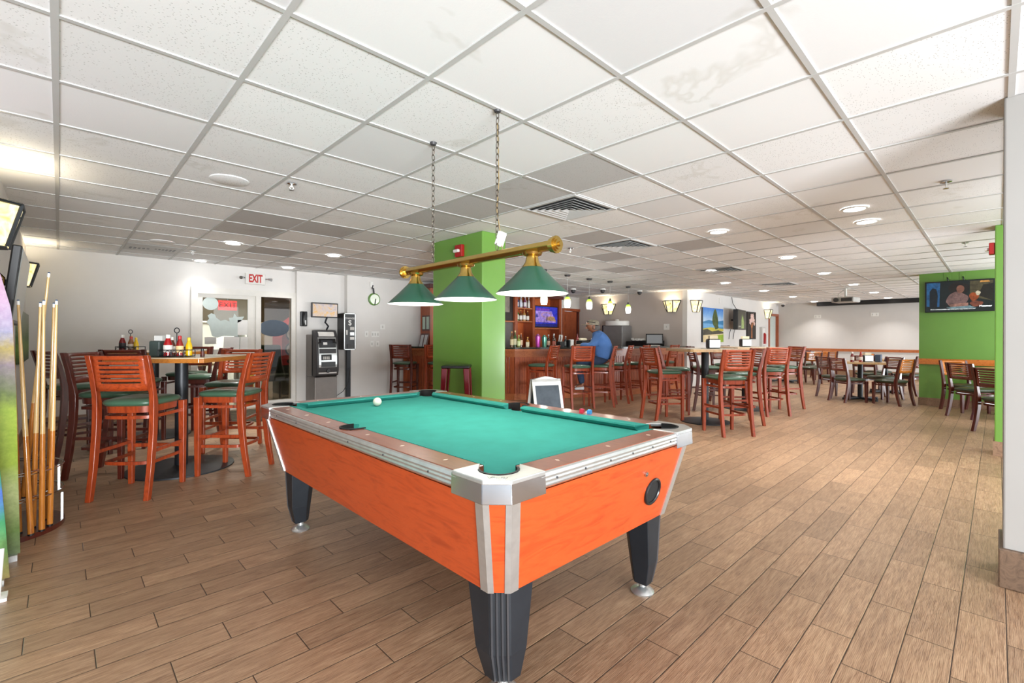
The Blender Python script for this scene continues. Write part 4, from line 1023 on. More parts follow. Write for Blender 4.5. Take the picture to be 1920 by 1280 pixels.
# tall back bar against the wall
t = thing('back_bar', 'tall red wood back bar cabinet with shelves and television bay', 'cabinet', (0, 0, 0))
B0, B1, BY0, BY1, BT = 5.58, 9.84, 8.25, 8.6, 2.33
G().lohi((B0, BY1 - .02, 0), (B1, BY1, BT)).out('back_panel', wood('bright_cherry_panel', '#a8481a', '#c4622a', (6, 6, 1)), t, smooth=0)
for x0, x1 in ((B0, B0 + .06), (8.06, 8.16), (8.7, 8.78), (B1 - .09, B1)): G().lohi((x0, BY0, 0), (x1, BY1 - .02, BT)).out('upright', M['barwood'], t, smooth=0)
G().lohi((B0 - .04, BY0 - .05, BT - .09), (B1 + .04, BY1, BT)).out('cornice', M['mahogany'], t, smooth=0, bevel=.01)
G().lohi((B0, BY0 - .25, .0), (B1, BY1 - .02, .95)).out('base_cabinet', M['barwood'], t, smooth=0)
G().lohi((B0, BY0 - .27, .95), (B1, BY1 - .02, .98)).out('worktop', M['granite'], t, smooth=0)
for x0, x1, z in ((8.16, 8.7, 1.96), (8.16, 8.7, 1.63), (8.78, B1 - .09, 1.47), (6.4, 8.06, 1.62)): G().lohi((x0, BY0 + .01, z - .035), (x1, BY1 - .02, z)).out('shelf', M['barwood_h'], t, smooth=0)
G().lohi((6.4, BY0 + .06, .99), (8.06, BY0 + .12, 1.58)).out('mirror_panel', plain('dim_mirror', '#6d6762', .2, .4), t, smooth=0)
G().lohi((6.4, BY0 + .06, 1.63), (8.06, BY0 + .12, BT - .1)).out('dark_panel', plain('dark_picture_panel', '#221815', .3), t, smooth=0)
G().lohi((7.6, BY0 + .05, 1.83), (7.93, BY0 + .059, 2.22)).out('picture', plain('tan_grey_picture', '#8d8276', .4, var=.35, scale=6), t, smooth=0)
t = thing('bar_television', 'television showing a blue and violet sports court above the bar', 'television', (9.29, 8.32, 1.77))
G().lohi((-.45, -.02, -.29), (.45, .05, .27)).out('housing', M['blackplastic'], t, smooth=0, bevel=.008)
def scr(name, polys, y, par):
    """flat screen picture built of coloured glowing shapes"""
    for k, (pts, c, e) in enumerate(polys):
        nm = 'screen_' + c[1:]
        if nm not in MATS:
            m, b, tt = base(nm, '#0a0a0c', .25)
            cc = lin(c); n = tt.noise(tt.coord(), 14, 5, .7, .8)
            tt.link(tt.ramp(n, [(.3, tuple(q * .35 for q in cc[:3]) + (1,)), (.65, tuple(min(1, q * 1.25) for q in cc[:3]) + (1,))]), b.inputs['Emission Color']); b.inputs['Emission Strength'].default_value = e * .5
            MATS[nm] = m
        G().poly([(x, y - .0004 * k, z) for x, z in pts]).out(name if k else 'screen', glow('screen_' + c[1:], c, e * .5), par, smooth=0)
scr('screen_shape', [([(-.43, -.27), (.43, -.27), (.43, .25), (-.43, .25)], '#2a34c8', 1.0), ([(-.43, -.16), (.36, -.16), (.2, .14), (-.43, .14)], '#a88ae0', 1.0),
    ([(-.4, .15), (.1, .15), (.12, .2), (-.4, .21)], '#7a3ab8', 1.0), ([(-.05, -.1), (.38, -.13), (.3, .0), (.0, .02)], '#b08a6a', 1.0), (oval(-.02, .04, .2, .07), '#b98a9a', 1.0), (oval(-.02, .04, .16, .05), '#a88ae0', 1.0),
    ([(-.02, -.13), (.02, -.13), (.03, .02), (.0, .02)], '#2c2a70', 1.0), ([(-.43, -.02), (-.34, -.03), (-.38, .09)], '#2430a0', 1.0), ([(-.43, -.27), (.43, -.27), (.43, -.19), (-.43, -.2)], '#1c2278', 1.0)], -.0215, t)
# framed licences on the end panel
for (x, z, tilt, lb) in ((8.44, 1.51, 0, 'upper left framed licence on the end of the back bar'), (8.30, 1.51, 0, 'upper right framed licence on the end of the back bar'),
                         (8.44, 1.13, 1, 'lower left licence in a tilted dark frame at the bar end'), (8.30, 1.13, 1, 'lower right licence in a tilted dark frame at the bar end')):
    t = thing('framed_licence', lb, 'frame', (B0 - .012 if not tilt else B0 - .07, x, z)); t.rotation_euler = (0, R(14) * tilt, 0)
    G().lohi((-.012, -.075, -.16), (.01, .075, .16)).out('frame', M['mahogany'], t, smooth=0, bevel=.003)
    G().lohi((-.015, -.05, -.13), (-.011, .05, .13)).out('certificate', plain('pale_green_certificate', '#b9cfc2', .5, var=.06, scale=40) if not tilt else plain('grey_certificate', '#c4c6c8', .5, var=.08, scale=40), t, smooth=0)
# bottles
def bottle(x, y, z, h, r, glass_c, label_c, cap_c, label, group, neck=.32):
    t = thing('bottle', label, 'bottle', (x, y, z), rng.random() * 6, group)
    G().lathe([(0, 0), (r, 0), (r, h * .58), (r * .8, h * .66), (r * neck, h * .74), (r * neck, h * .93), (0, h * .93)], n=14).out('glass_body', plain('bottle_' + glass_c[1:], glass_c, .12, coat=.4), t)
    G().lathe([(r * 1.015, h * .12), (r * 1.02, h * .13), (r * 1.02, h * .48), (r * 1.015, h * .49)], n=14).out('paper_label', plain('label_' + label_c[1:], label_c, .6), t)
    G().lathe([(0, h), (r * .42, h), (r * .42, h * .9), (r * .3, h * .9)], n=12).out('cap', plain('cap_' + cap_c[1:], cap_c, .4), t)
    return t
ords = ['first', 'second', 'third', 'fourth', 'fifth', 'sixth', 'seventh']
for k, (gc, lc, cc) in enumerate((('#3a3f48', '#e9e8e8', '#c8ccd0'), ('#4a6fa8', '#dfe6f0', '#2b3f8a'), ('#c8cdd2', '#d8dce8', '#d8d4d0'), ('#59606a', '#e6e4ea', '#c0c4c8'), ('#8a4a6a', '#e8dfe4', '#d8d8d8'), ('#c9c4bc', '#f0ede8', '#b03a4a'), ('#d6d2c8', '#e8e2d8', '#e0dcd8'))):
    bottle(8.205 + k * .072, 8.33 + (k % 2) * .05, 1.961, .27 + .015 * (k % 3), .033, gc, lc, cc, '%s bottle from the left on the top back bar shelf' % ords[k], 'bottles on the top back bar shelf')
for k, (gc, lc, cc, h) in enumerate((('#2f7a36', '#e6ead8', '#1f3a24', .31), ('#6a4024', '#f0eee8', '#c98a2a', .27), ('#b98a4a', '#f2f0ea', '#c8741c', .29), ('#5a3a26', '#ece6da', '#d8a050', .26))):
    bottle(8.23 + k * .125, 8.34, 1.631, h, .042, gc, lc, cc, ['green bottle at the left of the middle back bar shelf', 'brown bottle with gold cap, second on the middle back bar shelf', 'amber bottle, third on the middle back bar shelf', 'short dark bottle at the right of the middle back bar shelf'][k], 'bottles on the middle back bar shelf')
cl = [(.04, .30, .31, '#6a4a26', '#d9cba0', '#c98a4a', 'amber bottle at the left of the cluster by the green pillar'), (.13, .36, .33, '#3f5a30', '#e0dcb8', '#d8c088', 'tall green bottle at the back of the cluster by the pillar'),
      (.17, .25, .24, '#7d8a3a', '#cfd8a0', '#a8b060', 'pale green bottle at the front of the cluster by the pillar'), (.25, .34, .28, '#5a3420', '#d8b898', '#b06a3a', 'brown bottle on the right of the cluster by the pillar'), (.40, .36, .2, '#a8702a', '#e8d8a8', '#d8a040', 'small amber bottle beside the candle card on the bar'),
      (.86, .36, .25, '#2a1a16', '#c8a890', '#b8b4b0', 'dark bottle right of the teal tumbler on the bar'), (.95, .3, .24, '#382018', '#a85a4a', '#8a8a8a', 'reddish brown bottle in the middle of the bar back row'), (1.0, .4, .27, '#4a4a4a', '#d0d0ce', '#c8c8c8', 'grey bottle with silver cap on the bar back row'),
      (1.14, .38, .25, '#5a2a20', '#c89a88', '#9a9a98', 'brown bottle left of the white canister on the bar'), (1.22, .3, .22, '#20242a', '#8a8f90', '#b0b0b0', 'black bottle just left of the white canister on the bar'), (1.52, .36, .27, '#7a1f22', '#d8b0a8', '#5a1a1a', 'red bottle right of the white canister near the man')]
for s_, o_, h, gc, lc, cc, lb in cl:
    p = on_bar(s_, o_); bottle(p.x, p.y, BZ + .001, h, .036, gc, lc, cc, lb, 'bottles along the bar top')
def tumbler(s_, o_, h, r, c, lid, label):
    p = on_bar(s_, o_); t = thing('tumbler', label, 'tumbler', (p.x, p.y, BZ + .001))
    G().lathe([(0, 0), (r * .8, 0), (r, h * .78), (r, h * .8), (0, h * .8)], n=20).out('body', plain('tumbler_' + c[1:], c, .2, .5), t)
    G().lathe([(0, h * .8), (r * .95, h * .8), (r * .95, h * .87), (r * .5, h * .9), (r * .5, h), (0, h)], n=20).out('lid', plain('lid_' + lid[1:], lid, .35), t)
tumbler(.56, .2, .26, .055, '#b0409a', '#7a2a6a', 'magenta metal tumbler on the bar')
tumbler(.71, .22, .24, .055, '#5a9a84', '#2f6a58', 'teal metal tumbler on the bar')
p = on_bar(1.33, .26); t = thing('canister', 'white canister with black side on the bar beside the man', 'canister', (p.x, p.y, BZ + .001))
G().lathe([(0, 0), (.05, 0), (.055, .15), (.0, .15)], n=18).out('body', M['white'], t); G().lohi((-.1, -.02, 0), (-.05, .05, .14)).out('handle_block', M['blackplastic'], t, smooth=0)
p = on_bar(1.06, .2); t = thing('straw_holder', 'caddy of white and brown straws and napkins on the bar before the wooden door', 'caddy', (p.x, p.y, BZ + .001))
G().lohi((-.07, -.05, 0), (.07, .05, .11)).out('box', M['blackplastic'], t, smooth=0)
g = G()
for k in range(10): g.cyl((-.05 + .011 * k, rng.uniform(-.03, .03), .05), (-.07 + .016 * k, rng.uniform(-.05, .05), .2 + rng.uniform(0, .06)), .005, n=6)
g.out('straws', M['papergrey'], t)
p = on_bar(.34, .2); tag(G().box((0, 0, .05), (.09, .03, .1), R(20)).out('candle_card', plain('cream_card', '#e6d8b8', .6), smooth=0, loc=(p.x, p.y, BZ + .001)), 'cream card standing on the bar beside the bottle cluster', 'card')
p = on_bar(1.82, .16); t = thing('menu_card', 'white printed card on the bar at the right of the man', 'card', (p.x, p.y, BZ + .001), R(-40))
G().box((0, 0, .09), (.14, .012, .18), rx=R(-12)).out('card', M['paper'], t, smooth=0); G().box((.03, -.012, .08), (.07, .006, .1), rx=R(-12)).out('printed_panel', plain('blue_grey_print', '#7d8ea8', .6), t, smooth=0)
p = on_bar(1.62, .3); t = thing('condiment_jar', 'black tray with pale round fruit behind the seated man', 'tray', (p.x, p.y, BZ + .001))
G().lohi((-.13, -.08, 0), (.13, .08, .13)).out('tray', M['blackplastic'], t, smooth=0, bevel=.01)
g = G()
for k in range(5): g.sphere((-.09 + .045 * k, 0, .15), .033, n=10)
g.out('fruit', plain('pale_fruit', '#d8d0b8', .6), t)
# service counter goods
t = thing('drink_dispenser', 'large grey drink dispenser with rounded white top on the service counter', 'dispenser', (10.78, 7.1, .981), R(-90))
G().lohi((-.3, -.22, 0), (.3, .25, .55)).out('body', plain('mid_grey_plastic', '#7c7a7a', .35, var=.05), t, smooth=0, bevel=.02)
G().prism(oval(0, 0, .33, .28, 28), .55, .68).out('cap', M['white'], t, bevel=.02)
G().lathe([(0, .68), (.06, .68), (.05, .72), (0, .73)], n=16).out('lid_knob', M['white'], t)
G().lohi((-.34, -.2, .1), (-.29, .2, .56)).out('side_panel', M['blackplastic'], t, smooth=0)
t = thing('cup_stack', 'black caddy heaped with white cups and lids on the service counter', 'cups', (10.8, 6.5, .981))
G().lohi((-.12, -.25, 0), (.12, .25, .14)).out('caddy', M['blackplastic'], t, smooth=0)
g = G()
for k in range(8): g.lathe([(0, 0), (.035, 0), (.042, .05), (0, .05)], (rng.uniform(-.06, .06), -.18 + .05 * k, .14 + rng.uniform(0, .04)), 10)
g.out('cups', M['white'], t)
t = thing('cash_register', 'black point of sale screen with keyboard at the end of the service counter', 'register', (10.75, 5.98, .981), R(-58))
G().box((0, .06, .2), (.42, .03, .27), rx=R(-14)).out('screen_housing', M['blackplastic'], t, smooth=0, bevel=.006)
G().box((0, .042, .2), (.37, .006, .22), rx=R(-14)).out('screen', glow('pos_screen', '#6b6d6f', .3), t, smooth=0)
for k in range(4): G().box((-.13 + .085 * k, .043, .165), (.065, .006, .07), rx=R(-14)).out('screen_button', glow('pos_tile', '#d0d0ce', .5), t, smooth=0)
G().box((0, .1, .06), (.14, .12, .12)).out('stand', M['blackplastic'], t, smooth=0)
G().box((0, -.12, .02), (.36, .16, .03), rx=R(8)).out('keyboard', M['darkgrey'], t, smooth=0)
G().box((0, -.12, .038), (.26, .1, .01), rx=R(8)).out('key_field', M['paper'], t, smooth=0)
tag(G().lohi((-.1, -.12, 0), (.12, .12, .12)).out('receipt_printer', M['blackplastic'], smooth=0, bevel=.01, loc=(10.78, 6.24, .981)), 'black receipt printer left of the point of sale screen', 'printer')
# pendants over the bar
def make_pendant():
    t = thing('pendant_light', '', 'pendant'); t['group'] = 'green and white glass pendants over the bar'
    m, b, tt = base('green_to_white_glass', '#f4f6e6', .3)
    sp = tt.new('ShaderNodeSeparateXYZ'); tt.link(tt.coord(), sp.inputs[0])
    c = tt.ramp(tt.m('DIVIDE', tt.m('ADD', sp.outputs[2], .1), .2), [(.0, '#fbfaf2'), (.5, '#f6f8e2'), (.8, '#a9cc4a'), (1, '#6f9a1c')])
    tt.link(c, b.inputs['Base Color']); tt.link(c, b.inputs['Emission Color']); b.inputs['Emission Strength'].default_value = 1.0
    G().lathe([(0, -.1), (.05, -.1), (.062, -.05), (.064, 0), (.055, .05), (.036, .09), (.02, .1)], n=20).out('glass_shade', m, t)
    G().lathe([(0, .15), (.014, .15), (.022, .1), (.02, .085)], n=12).out('socket', M['darkgrey'], t)
    G().cyl((0, 0, .14), (0, 0, CEIL - 1.88), .004, n=6).out('cord', plain('clear_grey_cord', '#b8b8b6', .4), t)
    G().lathe([(0, CEIL - 1.88 - .03), (.05, CEIL - 1.88 - .03), (.06, CEIL - 1.88 - .001), (0, CEIL - 1.88)], n=18).out('canopy', M['darkgrey'], t)
    lamp('pendant_lamp', 'POINT', (0, 0, -.14), 4, (1, .95, .85), t, shadow_soft_size=.04)
    return t
p0 = None
for k, (x, y) in enumerate(((6.04, 5.46), (6.863, 5.612), (7.602, 5.657), (8.264, 5.616), (9.415, 5.904))):
    lb = ['glass pendant in front of the bar television', 'glass pendant in front of the wooden door', 'glass pendant between the door and the amber sconce', 'glass pendant overlapping the amber sconce on the taupe wall', 'glass pendant farthest right above the drink dispenser'][k]
    if p0 is None: p0 = make_pendant(); p0.location = (x, y, 1.88); p0['label'] = lb
    else: dup(p0, (x, y, 1.88), 0, lb)
# chalkboard sign
t = thing('chalkboard_sign', 'white framed folding chalkboard sign behind the pool table', 'sign', (4.5, 4.04, 0), R(-24))
for s_, nm in ((-1, 'front'), (1, 'back')):
    def q(x, f, o=0): return (x, s_ * (.2 - .19 * f) + s_ * o, .02 + .66 * f)
    fr = G(); W = .2
    for (x0, x1, f0, f1) in ((-W, -W + .035, 0, 1), (W - .035, W, 0, 1), (-W + .035, W - .035, .1, .16), (-W + .035, W - .035, .88, 1)):
        fr.hull8([q(x0, f0), q(x1, f0), q(x1, f0, .018), q(x0, f0, .018)], [q(x0, f1), q(x1, f1), q(x1, f1, .018), q(x0, f1, .018)])
    top = [(-W, 1), (-W * .8, 1.0), (-W * .4, 1.03), (0, 1.05), (W * .4, 1.03), (W * .8, 1.0), (W, 1)]
    for a, b in zip(top, top[1:]): fr.hull8([q(a[0], .95), q(b[0], .95), q(b[0], .95, .018), q(a[0], .95, .018)], [q(a[0], a[1]), q(b[0], b[1]), q(b[0], b[1], .018), q(a[0], a[1], .018)])
    fr.out('frame', M['white'], t, smooth=0)
    b = G(); b.hull8([q(-W + .03, .14, .004), q(W - .03, .14, .004), q(W - .03, .14, .01), q(-W + .03, .14, .01)], [q(-W + .03, .9, .004), q(W - .03, .9, .004), q(W - .03, .9, .01), q(-W + .03, .9, .01)])
    bd = b.out('slate', plain('smudged_chalkboard', '#4a525a', .8, var=.25, scale=7), t, smooth=0)
    if s_ < 0:
        ch = plain('chalk_white', '#d8d4da', .9); chp = plain('chalk_pink', '#d88a9a', .9); chb = plain('chalk_blue', '#6ab0d0', .9)
        for pts, mm in (([(-.13, .33), (-.11, .36), (-.12, .31), (-.09, .34)], ch), ([(-.07, .32), (-.05, .36), (-.04, .31)], ch), ([(-.02, .35), (.0, .3), (.03, .38), (.04, .31)], ch), ([(.06, .3), (.08, .4)], chp), ([(.1, .29), (.1, .36), (.12, .33), (.11, .29)], chb), ([(-.12, .24), (-.04, .27), (.02, .23)], chp)):
            G().tube([q(x, f, .012) for x, f in pts], .0035, 5).out('chalk_writing', mm, t)
for x in (-.19, .19): G().tube([(x, -.13, .28), (x, .13, .28)], .005, 6).out('hinge_cord', M['darkgrey'], t)
# napkin dispensers and table caddies
def napkin(x, y, z, rz, label):
    t = thing('napkin_dispenser', label, 'dispenser', (x, y, z + .001), R(rz), 'black napkin dispensers')
    G().lohi((-.09, -.05, 0), (.09, .05, .135)).out('case', M['blackplastic'], t, smooth=0, bevel=.02)
    G().lohi((-.075, -.056, .012), (.075, -.05, .125)).out('face_plate', M['alu'], t, smooth=0, bevel=.004)
    G().lohi((-.075, .05, .012), (.075, .056, .125)).out('face_plate', M['alu'], t, smooth=0, bevel=.004)
    G().lohi((-.06, -.03, .135), (.055, .03, .18)).out('menu_cards', plain('cream_card', '#e6d8b8'), t, smooth=0)
napkin(6.62, 2.78, 1.062, -42, 'black napkin dispenser with silver face on the front middle high table')
napkin(8.45, 3.0, 1.062, -42, 'black napkin dispenser on the second middle high table')
napkin(11.45, 1.78, .75, -50, 'napkin dispenser with tan face on the near dining table')
tag(G().lohi((-.075, -.05, 0), (.075, .05, .145)).out('napkin_box', plain('slate_blue_plastic', '#4a5a74', .4), smooth=0, bevel=.012, loc=(11.62, 1.63, .751)), 'slate blue box beside the napkin dispenser on the near dining table', 'box')
def sauce(x, y, z, h, r, c, cap, label, lab=None, lean=0):
    t = thing('sauce_bottle', label, 'bottle', (x, y, z + .001), 0, 'table sauce bottles'); t.rotation_euler = (lean, 0, 0)
    G().lathe([(0, 0), (r, 0), (r * 1.02, h * .3), (r, h * .55), (r * .55, h * .78), (r * .45, h * .85), (0, h * .85)], n=18).out('body', plain('sauce_' + c[1:], c, .2, coat=.5), t)
    G().lathe([(r * .5, h * .83), (r * .5, h * .97), (r * .35, h), (0, h)], n=16).out('cap', plain('cap_' + cap[1:], cap, .4), t)
    if lab: G().lathe([(r * 1.01, h * .18), (r * 1.035, h * .19), (r * 1.035, h * .5), (r * 1.01, h * .51)], n=18).out('paper_label', plain('label_' + lab[1:], lab, .6), t)
def caddy(x, y, z, rz, label):
    t = thing('wire_caddy', label, 'caddy', (x, y, z + .001), R(rz), 'black wire condiment caddies')
    g = G(); w, d = .11, .075
    for zz in (.006, .06): g.tube([(-w, -d, zz), (w, -d, zz), (w, d, zz), (-w, d, zz)], .004, 6, True)
    for px, py in ((-w, -d), (w, -d), (w, d), (-w, d), (0, -d), (0, d)): g.cyl((px, py, .004), (px, py, .062), .004, n=6)
    for k in range(4):
        g.tube([(-w + .027 + .055 * k + .022 * math.cos(a), -d, .032 + .022 * math.sin(a)) for a in [2 * PI * q / 10 for q in range(10)]], .0025, 5, True)
    for k in range(6): g.cyl((-w + .044 * k, -d, .006), (-w + .044 * k, d, .006), .0025, n=5)
    g.out('basket', M['blackmetal'], t)
    g = G(); g.cyl((0, 0, .006), (0, 0, .21), .004, n=6); g.tube([(.022 * math.cos(2 * PI * q / 16), 0, .232 + .022 * math.sin(2 * PI * q / 16)) for q in range(16)], .004, 6, True)
    g.out('ring_handle', M['blackmetal'], t)
def local(x, y, deg, lx, ly): a = R(deg); return x + lx * math.cos(a) - ly * math.sin(a), y + lx * math.sin(a) + ly * math.cos(a)
cx1, cy1, a1 = .745, 5.02, -42
caddy(cx1, cy1, 1.03, a1, 'wire caddy of sauces on the near left high table')
for lx, ly, h, r, c, cap, lab, lb in ((-.055, -.03, .19, .034, '#a01418', '#e8e6e0', '#e6e2dc', 'red ketchup bottle with white cap in the near table caddy'), (.045, -.03, .18, .028, '#8a1a16', '#b01c22', '#e0c08a', 'red sauce bottle with red cap in the near table caddy'),
                                      (.082, .035, .165, .026, '#dcb414', '#e0c020', None, 'yellow mustard bottle in the near table caddy'), (-.07, .038, .17, .03, '#5a2a1c', '#d8d4cc', '#d8d2c8', 'brown sauce bottle at the back of the near table caddy')):
    x, y = local(cx1, cy1, a1, lx, ly); sauce(x, y, 1.036, h, r, c, cap, lb, lab)
x, y = local(cx1, cy1, a1, -.165, .02); t = thing('napkin_dispenser', 'dark green grey napkin holder with clear card left of the near table sauces', 'dispenser', (x, y, 1.031), R(a1))
G().lohi((-.05, -.06, 0), (.045, .06, .14)).out('case', plain('dark_green_grey_plastic', '#3a4644', .35), t, smooth=0, bevel=.012)
G().lohi((-.03, -.02, .14), (.04, .03, .185)).out('menu_cards', M['papergrey'], t, smooth=0)
x, y = local(cx1, cy1, a1, .19, .05); t = thing('salt_shaker', 'small dark shaker beside the near table mustard', 'shaker', (x, y, 1.031))
G().lathe([(0, 0), (.018, 0), (.016, .05), (0, .05)], n=12).out('body', plain('brown_glass', '#5a2a22', .15), t); G().lathe([(0, .05), (.012, .05), (.012, .07), (0, .07)], n=12).out('cap', M['blackplastic'], t)
cx2, cy2, a2 = .59, 6.93, -42
caddy(cx2, cy2, 1.03, a2, 'wire caddy of sauces on the rear left high table')
for lx, ly, h, r, c, cap, lab, lb in ((-.075, -.02, .19, .032, '#7a1214', '#e8e6e0', '#2a2426', 'dark red bottle with white cap in the rear table caddy'), (.03, -.03, .17, .03, '#8a5a3a', '#b02a2a', '#d8c8b8', 'brown bottle with red lid in the rear table caddy'),
                                      (.085, -.03, .16, .024, '#dcb414', '#e0c020', None, 'yellow mustard bottle in the rear table caddy'), (-.02, .035, .18, .03, '#b07a3a', '#c89a5a', None, 'amber bottle at the back of the rear table caddy')):
    x, y = local(cx2, cy2, a2, lx, ly); sauce(x, y, 1.036, h, r, c, cap, lb, lab)
for x, y, c, cap, lb in ((11.2, 1.98, '#7a1a18', '#e8e4e0', 'dark red bottle with white cap on the near dining table'), (11.3, 1.86, '#9a3a2a', '#b8322a', 'red capped sauce bottle on the near dining table')): sauce(x, y, .75, .2, .032, c, cap, lb, '#d8d0c8')

# ------------------------------------------------------------------ ceiling fittings
def make_downlight():
    t = thing('ceiling_downlight', '', 'ceiling light'); t['group'] = 'recessed ceiling downlights'
    G().lathe([(.105, 0), (.1, -.008), (.085, -.01), (.08, -.004)], n=28).out('trim_ring', M['white'], t)
    G().lathe([(0, -.0045), (.08, -.0045), (.08, -.002), (0, -.002)], n=28).out('diffuser', glow('led_diffuser', '#ffffff', 6), t)
    d = lamp('downlight_lamp', 'AREA', (0, 0, -.02), 6.5, (1, .975, .95), t, shape='DISK', size=.16, spread=R(105))
    return t
dl = None
for x, y, lb in ((1.57, 6.68, 'ceiling downlight over the rear left high table'), (1.57, 8.58, 'ceiling downlight nearest the wall left of the EXIT sign'), (2.79, 8.375, 'ceiling downlight right of the EXIT sign'), (2.84, 6.65, 'ceiling downlight in front of the round wall disc'),
                 (5.175, .902, 'nearest of the two close ceiling downlights at the right'), (5.825, .914, 'second of the two close ceiling downlights at the right'), (5.225, 2.14, 'ceiling downlight right of the square air vents'), (7.617, 2.128, 'ceiling downlight second in the middle row toward the projector'),
                 (9.953, 2.183, 'ceiling downlight third in the middle row toward the projector'), (12.458, 2.186, 'ceiling downlight right of the projector, nearer one'), (14.974, 2.2, 'ceiling downlight right of the projector, middle one'), (17.2, 2.2, 'ceiling downlight near the screen case'),
                 (12.6, 4.04, 'ceiling downlight above the lake picture'), (14.95, 4.03, 'ceiling downlight above the flower picture'), (17.36, 4.07, 'ceiling downlight near the far door'), (8.05, 3.42, 'ceiling downlight in the far square vent tile row'), (10.22, 4.04, 'ceiling downlight over the bar end near the register')):
    if dl is None: dl = make_downlight(); dl.location = (x, y, CEIL - .006); dl['label'] = lb
    else: dup(dl, (x, y, CEIL - .006), 0, lb)
for o in list(C.objects):           # the two lamps beside the end wall are dimmer
    if o.type == 'LIGHT' and o.parent and o.parent.name.startswith('ceiling_downlight') and o.parent.location.y > 8:
        o.data = o.data.copy(); o.data.energy = 1.2
def make_vent():
    t = thing('ceiling_vent', '', 'vent'); t['group'] = 'square louvred ceiling vents'
    g = G(); h = .29
    for a in range(4): g.box((h * math.cos(a * PI / 2), h * math.sin(a * PI / 2), -.004), (.03, .61 if a % 2 else .55, .012), a * PI / 2)
    g.out('frame', M['grid'], t, smooth=0)
    G().lohi((-.28, -.28, -.0015), (.28, .28, .0)).out('duct_opening', plain('dark_duct', '#2c2b2a', .8), t, smooth=0)
    for k in range(5):
        r = .25 - .048 * k; g = G()
        A = [(-r, -r), (r, -r), (r, r), (-r, r)]; r2 = r - .03; B = [(-r2, -r2), (r2, -r2), (r2, r2), (-r2, r2)]
        for q in range(4):
            q2 = (q + 1) % 4; g.slab([(*A[q], -.022), (*A[q2], -.022), (*B[q2], -.004), (*B[q], -.004)], (0, 0, .002))
        g.out('louvre', M['grid'], t, smooth=0)
    return t
v0_ = None
for x, y, lb in ((3.34, 2.71, 'square louvred ceiling vent nearest the pool light'), (5.17, 3.32, 'second square ceiling vent, beyond the pool light'), (8.22, 3.32, 'third square ceiling vent toward the pictures'), (11.27, 3.32, 'farthest square ceiling vent near the projector')):
    if v0_ is None: v0_ = make_vent(); v0_.location = (x, y, CEIL - .004); v0_['label'] = lb
    else: dup(v0_, (x, y, CEIL - .004), 0, lb)
t = thing('slot_vent', 'ceiling tile with black slotted vents near the left end wall', 'vent', (.9, 7.86, CEIL - .007))
G().lohi((-.29, -.29, 0), (.29, .29, .003)).out('panel', M['grid'], t, smooth=0)
for k in range(5): G().lohi((-.24 + .045 * k, .02, -.003), (-.215 + .045 * k, .16 - .02 * k, 0)).out('slot', M['blackplastic'], t, smooth=0)
for k in range(6): G().lohi((.02 + .04 * k, -.02 - .012 * k, -.003), (.04 + .04 * k, .02 + .016 * k, 0)).out('slot', M['blackplastic'], t, smooth=0)
for x, y, lb in ((.92, 4.02, 'round ceiling speaker cover nearest the cue rack'), (.92, 7.22, 'round ceiling speaker cover beside the slotted vent')):
    tag(G().lathe([(.13, 0), (.13, -.006), (.12, -.009), (0, -.009)], n=32).out('speaker_cover', M['ceiling'], loc=(x, y, CEIL)), lb, 'speaker', 'round ceiling speaker covers')
s0 = None
for x, y, lb in ((1.28, 3.765, 'ceiling sprinkler head left of the pool light chains'), (4.77, .27, 'ceiling sprinkler head near the grey pillar'), (7.96, .275, 'ceiling sprinkler head before the green wall'), (1.31, 7.65, 'ceiling sprinkler head beside the slotted vent'), (4.82, 3.89, 'ceiling sprinkler head beside the green pillar')):
    if s0 is None:
        s0 = thing('sprinkler', lb, 'sprinkler', (x, y, CEIL - .004), 0, 'ceiling sprinkler heads')
        G().lathe([(.035, 0), (.035, -.006), (.012, -.012), (0, -.012)], n=20).out('escutcheon', M['chrome'], s0)
        g = G(); g.cyl((0, 0, -.01), (0, 0, -.03), .007, n=8)
        for s_ in (-1, 1): g.tube([(s_ * .006, 0, -.02), (s_ * .016, 0, -.035), (0, 0, -.05)], .003, 6)
        g.out('frame_arms', M['white'], s0)
        G().lathe([(0, -.05), (.018, -.05), (.018, -.053), (0, -.053)], n=14).out('deflector', M['chrome'], s0)
    else: dup(s0, (x, y, CEIL - .004), 0, lb)
for x, y, z, lb in ((8.9, 7.1, 2.27, 'dark dome camera left of the bar sconce'), (9.4, 6.6, 2.28, 'round dark camera above the bar sconce'), (10.4, 6.2, 2.32, 'small dark camera right of the bar sconce'), (17.8, 5.1, 2.28, 'small dome camera in the far corner')):
    t = thing('dome_camera', lb, 'camera', (x, y, CEIL - .001), 0, 'ceiling dome cameras')
    G().lathe([(0, 0), (.07, 0), (.07, -.03), (0, -.03)], n=20).out('base', M['white'], t)
    G().sphere((0, 0, -.055), .055, n=16).out('dome', M['darkgrey'], t)
t = thing('projector', 'white ceiling projector on a short pole near the far wall', 'projector', (13.4, 2.5, 2.06), R(-10))
G().lohi((-.2, -.23, 0), (.2, .23, .12)).out('body', plain('pale_grey_plastic', '#b5b3b0', .4), t, smooth=0, bevel=.02)
G().cyl((-.2, .12, .06), (-.24, .12, .06), .05, n=18).out('lens', M['darkgrey'], t)
G().lohi((-.205, -.2, .02), (-.199, .02, .1)).out('grille', M['darkgrey'], t, smooth=0)
g = G(); g.cyl((0, 0, .12), (0, 0, .33), .025, n=12).lathe([(0, .33), (.09, .32), (.09, .329), (0, .329)], n=18).tube([(0, .05, .3), (.05, .18, .2), (0, .16, .12)], .012, 6); g.out('ceiling_mount', M['white'], t)
